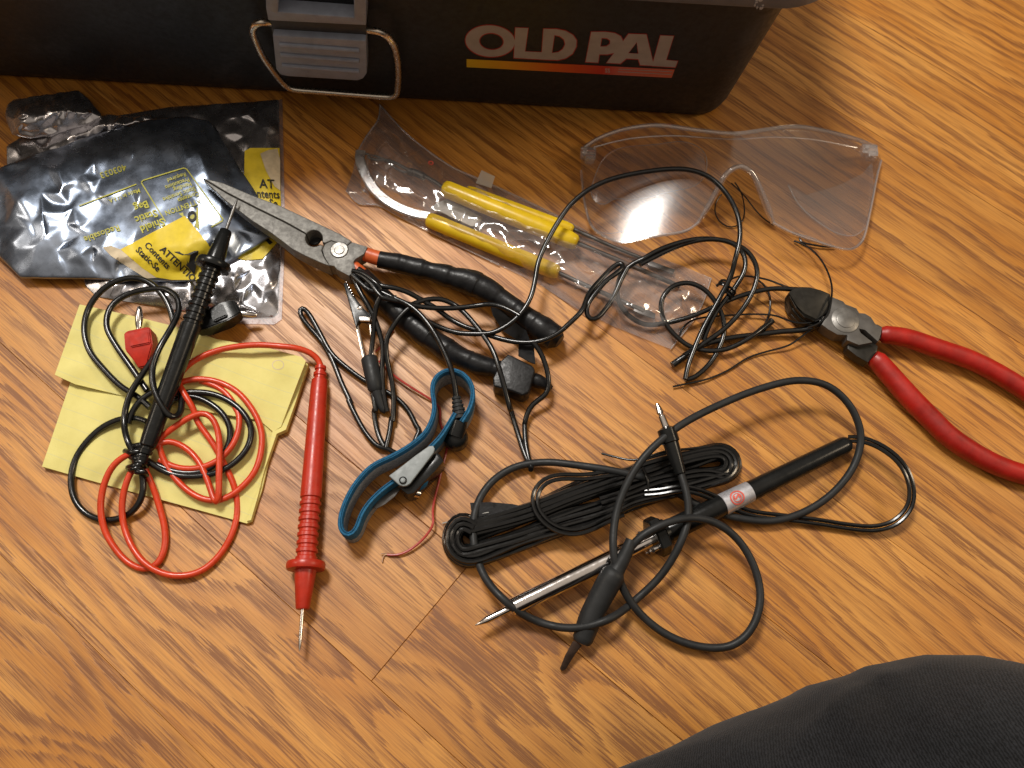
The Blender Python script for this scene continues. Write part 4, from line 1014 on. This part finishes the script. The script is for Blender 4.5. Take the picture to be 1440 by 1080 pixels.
mb.add(cable(Zr(C4([(560, 870), (580, 1000)]) + S4([(385, 60), (400, 180), (425, 260), (452, 305)]), .4, .3, .2, .3), RT_))
mb.add(cable(Zr(C4([(470, 80), (540, 130), (600, 190), (660, 195), (730, 210), (800, 238), (880, 285), (960, 330), (1050, 400), (1150, 450), (1240, 478)]), 1.5, 1.7, 1.6, 1.2, .9, 1.0), RT_))
mb.add(cable(Zr(C4([(430, 95), (500, 110), (580, 175), (625, 215), (560, 230), (470, 160), (430, 120)]), 1.55, 1.8, 1.6, 1.5), RT_))
cd = ws.part('cord', mb, 'black_cable')
# alligator clip
cax = [(484, 398, .9), (496, 430, .8), (508, 466, .65), (514, 500, .6)]
cm = ws.part('clip_jaw', prism(C4([(372, 172), (392, 160), (440, 250), (500, 330), (548, 372), (548, 398), (540, 408), (480, 398), (466, 420), (452, 455), (436, 400), (400, 270)]), [1.1] * 12, [.45] * 12, .05), 'black_plastic', sharp=35)
mb = MB()
for i in range(6):
    q = C4([(392 + i * 9, 168 + i * 17)])[0]; o = P(q[0], q[1], 1.1); mb.add(lathe(o - bz * .1, o + bz * .07, [(0, .07), (.1, .06), (.17, .01)], 6))
ws.part('clip_tooth', mb, 'nickel', cm)
c = P(*C4([(478, 328)])[0], 1.1); ws.part('clip_rivet', lathe(c - bz * .05, c + bz * .06, [(0, .14), (.07, .13), (.11, .06)], 14), 'nickel', cm)
ws.part('clip_frame', MB().add(sweep(pts3(C4([(458, 440, .85), (485, 560, .7), (505, 650, .65)])), .10, 8)).add(sweep(pts3(C4([(545, 430, .8), (555, 540, .7), (560, 640, .65)])), .07, 8)).add(prism(C4([(470, 380), (545, 385), (540, 412), (475, 408)]), 1.15, .12, .03)), 'nickel')
ws.part('clip_boot', MB().add(lathe(P(*C4([(535, 640)])[0], .6), P(*C4([(580, 862)])[0], .45), [(0, .34), (.1, .40), (1.2, .38), (1.6, .36), (1.75, .26), (1.8, .1)], 18)).add(rs(C4([(580, 850, .45), (600, 915, .35), (625, 975, .25), (640, 990, .2)]), [.26, .22, .17, .08], 12)), 'rubber', sharp=35)

# ------------------------------------------------------------------ tangled thin black cord
D6, D9 = T(660, 360, 4.5), T(900, 330, 4.5)
tg = Thing('tangled_cord', P(880, 400), 'tangled thin black cord running from the taped pliers to the cutter jaws', 'cord')
mb = MB()
mb.add(cable(Zr(C4([(640, 268), (720, 285), (800, 310), (960, 330), (1100, 328), (1250, 310)]) + D6([(120, 305), (200, 318), (260, 345), (318, 378)]), 1.7, 1.5, 1.2, 1.2, 1.5, 1.6), RT_))
mb.add(cable(Zr(C4([(800, 310), (880, 280), (980, 270), (1080, 310), (1150, 370), (1250, 490), (1320, 600), (1370, 750), (1430, 980)]) + S4([(1230, 0), (1290, 200), (1350, 380), (1382, 440), (1378, 452)]), 1.4, 1.2, 1.0, 1.1, 1.35, 1.3, .4, .2, .4, .55), RT_))
mb.add(cable(Zr(C4([(1150, 450), (1280, 490)]) + D6([(100, 490), (200, 525), (330, 548), (450, 538), (560, 490), (640, 420), (718, 340), (750, 245), (830, 150), (915, 65), (960, 40), (978, 65), (945, 100), (870, 152), (800, 232), (742, 320), (742, 385), (790, 408), (855, 345), (915, 255), (955, 160), (1000, 75)]), 1.0, 1.1, 1.45, 1.5, 1.2, 1.3, 1.4, 1.2, 1.0, 1.2), RT_))
mb.add(cable(Zr(C4([(820, 350), (880, 398), (980, 450), (1100, 488), (1230, 492)]) + D6([(130, 492), (240, 440), (320, 372), (385, 270), (418, 140), (435, 40)]) + pg([(0, 480), (80, 370), (200, 290), (400, 242), (560, 235), (650, 265), (720, 330), (770, 420), (782, 520), (760, 620)]) + D9([(580, 250), (520, 370), (460, 480), (400, 590), (340, 730), (300, 840), (286, 915)]), 1.4, 1.1, 1.3, 1.6, 1.8, 2.2, 2.6, 2.6, 2.2, 1.3, .8, .6), RT_))
mb.add(cable(Zr(D9([(286, 918), (330, 910), (430, 830), (490, 740), (530, 640), (532, 550), (500, 460), (460, 400), (400, 340), (300, 303), (200, 330), (140, 400), (132, 480), (165, 570), (240, 655), (320, 712), (420, 735), (520, 732), (620, 695), (720, 635), (790, 580), (835, 545)]), .3, .25, .4, .7, .9, .9, .6, .3, .4, .6, .4), RT_))
mb.add(cable(Zr(D6([(1000, 75), (1050, 38)]) + D9([(0, 165), (100, 105), (250, 50), (400, 25), (550, 42), (680, 105), (742, 220), (722, 340), (650, 470), (540, 590), (400, 690), (260, 785), (205, 822)]), 1.1, 1.3, 1.4, 1.2, 1.2, .9, .6, .5, .3), RT_))
mb.add(cable(Zr(D9([(0, 190), (130, 122), (300, 52), (450, 28), (590, 55), (660, 130), (665, 220), (610, 320), (550, 400), (480, 490), (430, 590), (400, 670)]), 1.3, 1.2, 1.3, 1.3, 1.0, .8, .5), RT_))
mb.add(cable(Zr(D9([(1080, 352), (950, 345), (850, 340), (720, 363), (600, 400), (480, 452), (390, 492), (280, 532), (150, 562), (50, 573), (0, 558)]) + D6([(1000, 372), (942, 280), (938, 180), (970, 100), (1050, 38)]), .9, .8, .7, .8, .7, .4, .4, .7, .9, 1.1), RT_))
mb.add(cable(Zr(D9([(1170, 520), (1140, 570), (1040, 602), (900, 612), (750, 632), (560, 655), (400, 697), (280, 765)]), 1.0, .6, .3, .3, .5), .14))
mb.add(cable(Zr(D6([(400, 545), (440, 590), (480, 680), (503, 790), (490, 875), (400, 935), (362, 1000), (350, 1075)]) + S4([(1340, 150), (1345, 280), (1370, 400), (1385, 450)]), 1.45, 1.2, .9, .5, .3, .3, .5), RT_))
mb.add(cable(Zr(D9([(205, 825), (240, 800), (300, 760)]), .3, .35), .17)); mb.add(cable(Zr(D9([(838, 542), (800, 578), (760, 606)]), .4, .3), .16))
tg.part('cord', mb, 'black_cable')
mb = MB(); rnd = random.Random(8)
for i in range(6):
    cx, cy = 545 + rnd.uniform(-25, 25), 300 + i * 16
    mb.add(cable(D9([(cx - 40, cy + rnd.uniform(-25, 25), .8), (cx - 15, cy - 22, 1.15), (cx + 25, cy - 5, 1.2), (cx + 38, cy + 28, .9), (cx, cy + 38, .7)]), .06, segs=8))
tg.part('knot', mb, 'black_cable')
mb = MB(); rw = .05
for L in (Zr(D9([(975, 40), (1050, 68), (1130, 138), (1188, 235), (1216, 340), (1206, 430), (1190, 500), (1140, 558), (1060, 588)]), .15, .5, .9, 1.25, 1.2, .9),
          Zr(D9([(1140, 535), (1080, 558), (1000, 562), (930, 540), (860, 512), (740, 503), (600, 508), (480, 516), (390, 526), (320, 545), (265, 590), (250, 640)]), 1.15, .8, .3, .2, .4, .15),
          Zr(D9([(1000, 350), (910, 325), (820, 288), (700, 264), (620, 263), (580, 280)]), .9, .5, .4, .8),
          Zr(D9([(720, 270), (780, 310), (822, 380), (822, 470), (795, 560), (740, 625)]), .4, .15, .2),
          Zr(D9([(1080, 605), (1040, 630), (950, 698), (800, 740), (680, 780), (570, 852), (480, 895), (400, 922), (300, 942), (208, 962)]), .8, .4, .15, .1, .1, .2, .15),
          Zr(D9([(1010, 20), (1015, 50), (1080, 60), (1150, 75), (1230, 78)]), .15, .2, .15)):
    mb.add(cable(L, rw, segs=8))
tg.part('thin_wire', mb, 'black_cable')
tw = Thing('loose_thin_wire', P(1030, 290), 'very thin black wire looping below the nose bridge of the safety glasses', 'wire')
tw.part('strand', MB().add(cable(Zr(pg([(760, 290), (785, 325), (800, 390), (795, 450), (765, 478), (725, 478), (690, 450), (674, 405), (682, 365), (705, 340)]), .3, .15, .1, .15, .3), .035, segs=8)).add(cable(Zr(pg([(745, 292), (800, 345), (850, 410), (890, 450), (925, 470)]), .3, .2, .1), .035, segs=8)), 'black_cable')

# ------------------------------------------------------------------ diagonal cutters
E9 = T(1090, 380, 3.48)
dc = Thing('diagonal_cutters', P(1220, 470), 'diagonal cutters with red dipped handles and black jaws, at the right edge', 'cutters')
J1 = E9([(66, 108), (95, 86), (130, 80), (172, 82), (225, 96), (272, 116), (266, 165), (256, 205), (215, 238), (190, 246), (150, 222), (110, 178)])
J2 = E9([(66, 112), (108, 182), (148, 226), (188, 250), (218, 244), (240, 225), (236, 258), (200, 276), (160, 268), (120, 235), (82, 190), (66, 150)])
dc.part('jaw', prism(J1, [1.25, 1.25, 1.25, 1.25, 1.2, 1.1, 1.0, .95, .9, .9, 1.0, 1.15], .7, .06, 3), 'black_jaw', sharp=35)
dc.part('jaw', prism(J2, [1.22] * 4 + [1.0] * 4 + [.85] * 4, .7, .08, 3), 'black_jaw', sharp=35)
dc.part('joint', prism(E9([(262, 205), (275, 170), (270, 125), (335, 152), (345, 165), (400, 185), (412, 208), (440, 210), (470, 228), (492, 262), (525, 278), (520, 310), (505, 350), (440, 292), (412, 286), (420, 305), (480, 352), (410, 366), (352, 342), (354, 318), (305, 315), (262, 290), (228, 265)]), 1.15, .75, .06), 'cutter_grey', sharp=35)
o = P(*E9([(345, 242)])[0], 1.2)
dc.part('pivot', MB().add(lathe(o - bz * .2, o, [(0, .68), (.17, .68), (.2, .64)], 32)).add(lathe(o - bz * .1, o + bz * .05, [(0, .44), (.13, .44), (.15, .40)], 28)), 'rivet_steel')
dc.part('tang', MB().add(prism(E9([(355, 345), (405, 368), (485, 352), (505, 372), (498, 400), (455, 452), (400, 420), (355, 385)]), .85, .6, .06)).add(prism(E9([(440, 292), (500, 262), (530, 280), (525, 318), (505, 348)]), 1.0, .6, .06)), 'black_jaw', sharp=35)
dc.part('handle', rs(E9([(512, 312, .85), (540, 315, .85), (640, 330, .8), (800, 384, .75), (950, 436, .7), (1080, 500, .65), (1219, 585, .6), (1330, 660, .6), (1450, 730, .6)]), [.30, .44, .46, .47, .47, .47, .47, .46, .4], 18), 'grip_red')
dc.part('handle', rs(E9([(478, 422, .75), (498, 440, .7), (560, 510, .65), (650, 612, .6), (750, 715, .55), (850, 812, .55), (980, 900, .5), (1100, 960, .5), (1219, 1000, .5), (1340, 1030, .5), (1460, 1040, .5)]), [.34, .46, .49, .51, .51, .50, .49, .48, .47, .46, .4], 18), 'grip_red')

# ------------------------------------------------------------------ soldering iron with its bundled flat cord
H5, H8, HG, H6 = T(600, 520, 2.057), T(840, 540, 4.5), T(960, 520, 4.235), T(620, 600, 4.5)
si = Thing('soldering_iron', P(930, 750), 'black soldering iron with chrome barrel, silver sticker and cord tied in a hank', 'soldering iron')
a0, a1 = P(1195, 622.5, .52), P(668, 879.5, .95); iax = (a1 - a0).normalized(); IL = (a1 - a0).length
def tt(px):  # distance along the iron where it crosses photo column px
    lo, hi = 0.0, IL
    for _ in range(40):
        m = (lo + hi) / 2; q = a0 + iax * m - CAMP; x = 720 + FPX * q.dot(_rr) / q.dot(_d)
        if x > px: lo = m
        else: hi = m
    return lo
th_, tl, tc_, tb0, tb1, tn = tt(1186), tt(1054), tt(918), tt(868), tt(718), tt(684)
si.part('handle', lathe(a0, a1, [(0, .18), (.06, .30), (.2, .38), (.35, .41), (tl - .3, .46), (tl + 2.0, .49), (tc_ - .8, .50), (tc_ - .6, .42), (tc_, .42)], 32), 'black_plastic', sharp=35)
lb = si.part('label_band', lathe(a0, a1, [(tl - .02, .455), (tl, .475), (tl + 1.45, .505), (tl + 1.47, .48)], 32), 'silver_label', sharp=35)
up_ = bz - iax * bz.dot(iax); up_.normalize(); sd_ = iax.cross(up_)
def on_iron(u, w, r=.51):                            # u along from label start, w round the handle
    a = w / r; return a0 + iax * (tl + u) + up_ * (math.cos(a) * r) + sd_ * (math.sin(a) * r)
mb = MB()
def ring_map(R0, R1, n=30, k=3):
    v = []; f = []
    for i in range(n):
        a = 2 * math.pi * i / n
        for R in (R0, R1): v.append(on_iron(.85 + R * math.cos(a), wc + R * math.sin(a), .516))
    for i in range(n): f.append((2 * i, 2 * i + 1, (2 * i + 3) % (2 * n), (2 * i + 2) % (2 * n)))
    return v, f
vd = (CAMP - (a0 + iax * (tl + .8))).normalized(); wc = math.atan2(vd.dot(sd_), vd.dot(up_)) * .51
mb.add(ring_map(.27, .34)).add(ring_map(.17, .21))
sv_, sf_ = text_geo('S', .03); mb.add(([on_iron(.85 - (b - .35) * .42, wc - (a - .3) * .42, .518) for a, b in sv_], sf_))
si.part('stamp', mb, 'label_red', lb, smooth=False)
si.part('collar', MB().add(lathe(a0, a1, [(tc_ - .55, .35), (tc_ - .5, .85), (tc_ - .42, .92), (tc_ - .05, .92), (tc_ + .02, .85), (tc_ + .03, .4)], 8)).add(lathe(a0, a1, [(tc_ - .75, .3), (tc_ - .72, .62), (tc_ - .5, .66)], 16)), 'black_plastic', sharp=30)
mb = MB()
for a in (0.6, 2.2, 3.9, 5.3):
    d = up_ * math.cos(a) + sd_ * math.sin(a); o = a0 + iax * (tc_) + d * .55
    mb.add(lathe(o, o + iax * .5, [(0, .12), (.28, .12), (.3, .09), (.5, .09)], 10)); mb.add(lathe(o + iax * .3, o + iax * .42, [(0, .15), (.1, .15), (.12, .1)], 6))
si.part('screw', mb, 'nickel')
si.part('barrel', lathe(a0, a1, [(tc_ - .1, .30), (tb0 - .5, .30), (tb0 - .48, .41), (tb0 - .2, .41), (tb0 - .18, .375), (tb1 - .05, .375), (tb1, .33), (tb1 + .01, .15)], 32), 'chrome', sharp=35)
si.part('tip', lathe(a0, a1, [(tb1 - .1, .16), (tn - .1, .155), (tn, .15), (IL - .02, .025), (IL, .005)], 20), 'nickel', sharp=40)
def twin(L, r=.10, z=.3, gap=.105, flat=True):
    """flat twin flex"""
    p, _ = spline(pts3(L, z), .2); p = smooth_line(p, 2); n = len(p); A = []; B = []
    for i in range(n):
        t = (p[min(i + 1, n - 1)] - p[max(i - 1, 0)]).normalized(); s = t.cross(bz)
        s = s.normalized() if s.length > .1 else Vector((1, 0, 0))
        A.append(p[i] + s * gap); B.append(p[i] - s * gap)
    return MB().add(sweep(A, r, 8)).add(sweep(B, r, 8))
def addmb(m, o): m.add((o.v, o.f))
mb = MB()
addmb(mb, twin(Zr(HG([(985, 412), (1050, 412), (1110, 426), (1220, 482), (1312, 570), (1362, 690), (1355, 810), (1270, 908), (1150, 945), (1000, 936), (800, 905), (600, 880), (400, 852), (250, 792), (130, 738), (40, 712)]) + H8([(500, 660), (420, 680), (300, 690)]), .55, .9, 1.3, 1.0, .5, .3, .3, .6, 1.2, 1.3, 1.0), .095))
# the hank: nested loops of the same flex
def hank(k, z, seed):
    rnd = random.Random(seed); j = lambda a=3.6: rnd.uniform(-a, a)
    ctop = [(664, 731), (744, 710), (820, 679), (876, 662), (931, 645), (970, 634)]; cbot = [(664, 791), (731, 768), (776, 752), (842, 731), (880, 714), (960, 690)]
    L = []
    f = k                                              # 0 outer .. 1 inner
    lc, rc = (655, 758), (1008, 652)
    for q, b in zip(ctop, cbot): L.append((q[0] + (b[0] - q[0]) * f * .46 + j(), q[1] + (b[1] - q[1]) * f * .46 + j()))
    rx, ry = 30 * (1 - .72 * f), 24 * (1 - .72 * f)
    for a in (-70, -30, 10, 50, 80): L.append((rc[0] + rx * math.cos(math.radians(a)), rc[1] + ry * math.sin(math.radians(a))))
    for q, b in zip(ctop[::-1], cbot[::-1]): L.append((b[0] + (q[0] - b[0]) * f * .46 + j(), b[1] + (q[1] - b[1]) * f * .46 + j()))
    lx, ly = 27 * (1 - .70 * f), 33 * (1 - .70 * f)
    for a in (100, 140, 180, 220, 255): L.append((lc[0] + lx * math.cos(math.radians(a)), lc[1] + ly * math.sin(math.radians(a))))
    L.append((L[0][0] + 3, L[0][1] + 2))
    return [(x, y, z + rnd.uniform(-.08, .12)) for x, y in L]
for i, (k, z) in enumerate(((0, .18), (.24, .2), (.5, .2), (.78, .22), (.10, .50), (.38, .52), (.66, .52), (.22, .82), (.55, .84))):
    addmb(mb, twin(hank(k, z, i + 20), .115, gap=.12))
addmb(mb, twin(Zr(H6([(1250, 290), (1100, 292), (900, 318), (760, 315), (660, 342), (598, 420), (600, 510), (655, 595), (745, 652), (850, 668), (950, 640), (1050, 590), (1150, 545)]), .9, 1.0, 1.1, 1.15, 1.1, 1.0, .9), .095))
addmb(mb, twin(Zr(H8([(20, 740), (150, 700), (300, 640), (420, 600), (520, 585), (700, 560), (830, 590)]), 1.0, 1.1, 1.1, .9), .095))
si.part('cord', mb, 'black_cable')
mb = MB()
mb.add(cable(Zr(H8([(290, 530), (306, 570), (322, 620), (322, 690)]), 1.05, 1.25, 1.25, 1.0), .07))
mb.add(cable(Zr(H8([(28, 440), (100, 458), (200, 482), (260, 480), (330, 458), (430, 425), (560, 412), (700, 395)]), .35, .6, .8, .9, .9, .8), .055))
si.part('cord_tie', mb, 'black_cable'); mb = MB()
mb.add(slab([P(x, y, z) for x, y, z in ((661, 707, .6), (690, 706, .85), (722, 709, .95), (745, 715, .9), (700, 722, .85), (664, 728, .55))], bz * -.05, 0))
si.part('tape_flag', mb, 'tape', sharp=30)
si.part('tie_wire', cable([(622, 736, .1), (640, 731, .2), (662, 725, .5), (690, 720, .7)], .03, segs=6), 'wire_grey')

# ------------------------------------------------------------------ test cable with phono plug and clip
J3 = T(660, 720, 3.27)
tcb = Thing('patch_cable', P(900, 850), 'thick charcoal cable with slim metal plug and black booted clip, looped over the soldering iron', 'cable')
LC = [(735, 300), (755, 370), (757, 430), (735, 500), (682, 590), (602, 668), (520, 725), (420, 748), (320, 728), (230, 672), (162, 590), (135, 490), (142, 400), (182, 330), (250, 283), (340, 267), (450, 278), (560, 296), (680, 330), (790, 395), (880, 425), (1000, 438), (1100, 408), (1182, 350), (1240, 270), (1257, 190), (1228, 108), (1165, 48), (1080, 30), (980, 50), (850, 100), (720, 170), (622, 260), (570, 350), (545, 430), (540, 530), (562, 620), (612, 700), (700, 770), (800, 803), (885, 798), (940, 750), (966, 665), (950, 575), (900, 490), (835, 442), (760, 428), (680, 448), (612, 488), (584, 522)]
zc = [1.7, 1.7, 1.6, 1.5, .9, .5, 1.3, .9, .5, 1.3, .8, .7, .6, .5, .4, .5, .9, 1.0, .8, .6, .5, .4, .4, .5, .6, .9, 1.3, 1.6, 1.8, 1.8, 1.9, 2.2, 2.2, 1.9, 1.7, 1.7, 1.2, .7, .5, .5, .6, .8, .9, 1.0, 1.2, 1.5, 1.8, 2.0, 1.9, 1.6]
tcb.part('cable', cable([q + (z,) for q, z in zip(H5(LC), zc)], .172, segs=14, sm=4), 'rubber')
q0, q1 = P(*H5([(735, 302)])[0], 1.7), P(*H5([(691, 165)])[0], 2.1); L = (q1 - q0).length
tcb.part('plug', lathe(q0, q1, [(0, .17), (.05, .25), (.3, .27), (L * .5, .34), (L - .75, .36), (L - .7, .42), (L - .1, .42), (L - .05, .3), (L, .2)], 22), 'black_plastic', sharp=35)
ua = (q1 - q0).normalized(); e1 = P(*H5([(665, 97)])[0], 2.2); ea = (e1 - q1).normalized(); EL = (e1 - q1).length
tcb.part('plug_tip', lathe(q1 - ea * .2, e1, [(0, .17), (.2, .19), (EL * .62, .17), (EL * .64, .12), (EL * .72, .12), (EL * .76, .17), (EL * .9, .15), (EL + .17, .09), (EL + .2, .03)], 18), 'chrome')
w0, w1 = P(*J3([(738, 140)])[0], 1.7), P(*J3([(515, 605)])[0], .6); WL = (w1 - w0).length
tcb.part('clip_boot', rsweep([P(*J3([q[:2]])[0], q[2]) for q in ((745, 128, 1.75), (725, 180, 1.65), (693, 242, 1.5), (676, 268, 1.42), (668, 280, 1.4), (650, 308, 1.3), (560, 480, .85), (522, 585, .62), (516, 600, .58))], [.24, .28, .32, .36, .50, .53, .50, .44, .36], 24), 'rubber', sharp=35)
tcb.part('clip_jaw', prism(J3([(478, 590), (520, 612), (490, 650), (445, 722), (430, 732), (416, 722), (440, 660)]), [.8, .75, .55, .3, .25, .25, .5], .18, .05), 'brown_tip', sharp=40)

# ------------------------------------------------------------------ thin red wire
rwt = Thing('red_wire', P(600, 680), 'thin red wire passing under the blue wrist strap, end frayed', 'wire')
mb = MB()
rwire = Zr(C4([(690, 470), (640, 530), (610, 575), (575, 605)]), .1, .1) 
mb.add(cable(rwire, .05, segs=8)); mb.add(cable(Zr(C4([(600, 665), (640, 710), (690, 755), (800, 830), (930, 910), (990, 960)]) + S4([(800, 150), (850, 250), (845, 340), (820, 430), (795, 540), (765, 660), (757, 740), (765, 785), (745, 835), (690, 900), (600, 970), (530, 995), (470, 990)]), .1, .3, .1, .1, .1, .5, .2, .1), .055, segs=8))
rwt.part('insulation', mb, 'red_wire')
rwt.part('bare_end', MB().add(cable(Zr(S4([(475, 990), (455, 988), (442, 1010), (440, 1040)]), .1, .06), .03, segs=6)).add(cable(Zr(S4([(475, 988), (450, 982), (430, 985)]), .1, .12), .025, segs=6)), 'copper')

# ------------------------------------------------------------------ the photographer's knee
pr = Thing('person', P(1400, 1150), 'knee of a sitting person in dark charcoal denim, bottom right corner', 'person')
def leg():
    edge = [(560, 1230), (720, 1156), (882, 1080), (1048, 1006), (1173, 966), (1257, 942), (1340, 926), (1440, 922), (1560, 950), (1700, 1030), (1860, 1160)]
    rad = [5.2, 5.6, 6.0, 6.4, 6.7, 6.9, 7.0, 7.1, 7.2, 7.3, 7.4]; pts = []
    for i, e in enumerate(edge):                       # centre line one radius behind the outline
        a_, b_ = edge[max(i - 1, 0)], edge[min(i + 1, len(edge) - 1)]; n_ = Vector((-(b_[1] - a_[1]), b_[0] - a_[0])).normalized()
        zc_ = rad[i] + .6; k_ = rad[i] * FPX / ((P(*e, zc_) - CAMP).dot(_d)) * 1.17
        pts.append(P(e[0] + n_.x * k_, e[1] + n_.y * k_, zc_))
    v, f = rsweep(pts, rad, 150, .22, 10); o = []
    for q in v:
        d = noise.noise(q * .13 + Vector((4, 2, 1))) * .22 + .16 * (1 - abs(noise.noise(q * .24 + Vector((9, 1, 7))))) ** 3 + .03 * noise.noise(q * 1.1)
        c = min(pts, key=lambda p: (p - q).length); w = q + (q - c).normalized() * d
        w.z = max(w.z, .02); o.append(w)
    return o, f
lv, lf = leg()
from mathutils.bvhtree import BVHTree
bv = BVHTree.FromPolygons(lv, lf)
def on_leg(x, y):                                      # cloth point under a traced seam point
    h = bv.ray_cast(CAMP, ray(x, y).normalized()); return h[0]
for line, hgt, wid in (([(1238, 950), (1222, 960), (1207, 968), (1188, 980), (1168, 996), (1148, 1016), (1128, 1038), (1108, 1062), (1092, 1082), (1070, 1112)], .15, .34), ([(1420, 945), (1390, 985), (1352, 1030), (1325, 1085)], .12, .7)):
    sp, _ = spline([q for q in (on_leg(*e) for e in line) if q], .15)
    for i, q in enumerate(lv):                         # felled seam and a soft fold, raised in the cloth itself
        d = min((q - s).length_squared for s in sp)
        if d < wid * wid * 6: lv[i] = q + (q - pr.base).normalized().lerp(Vector((0, 0, 1)), .6) * (hgt * math.exp(-d / (wid * wid)))
pr.part('trouser_leg', (lv, lf), 'denim', sharp=0)
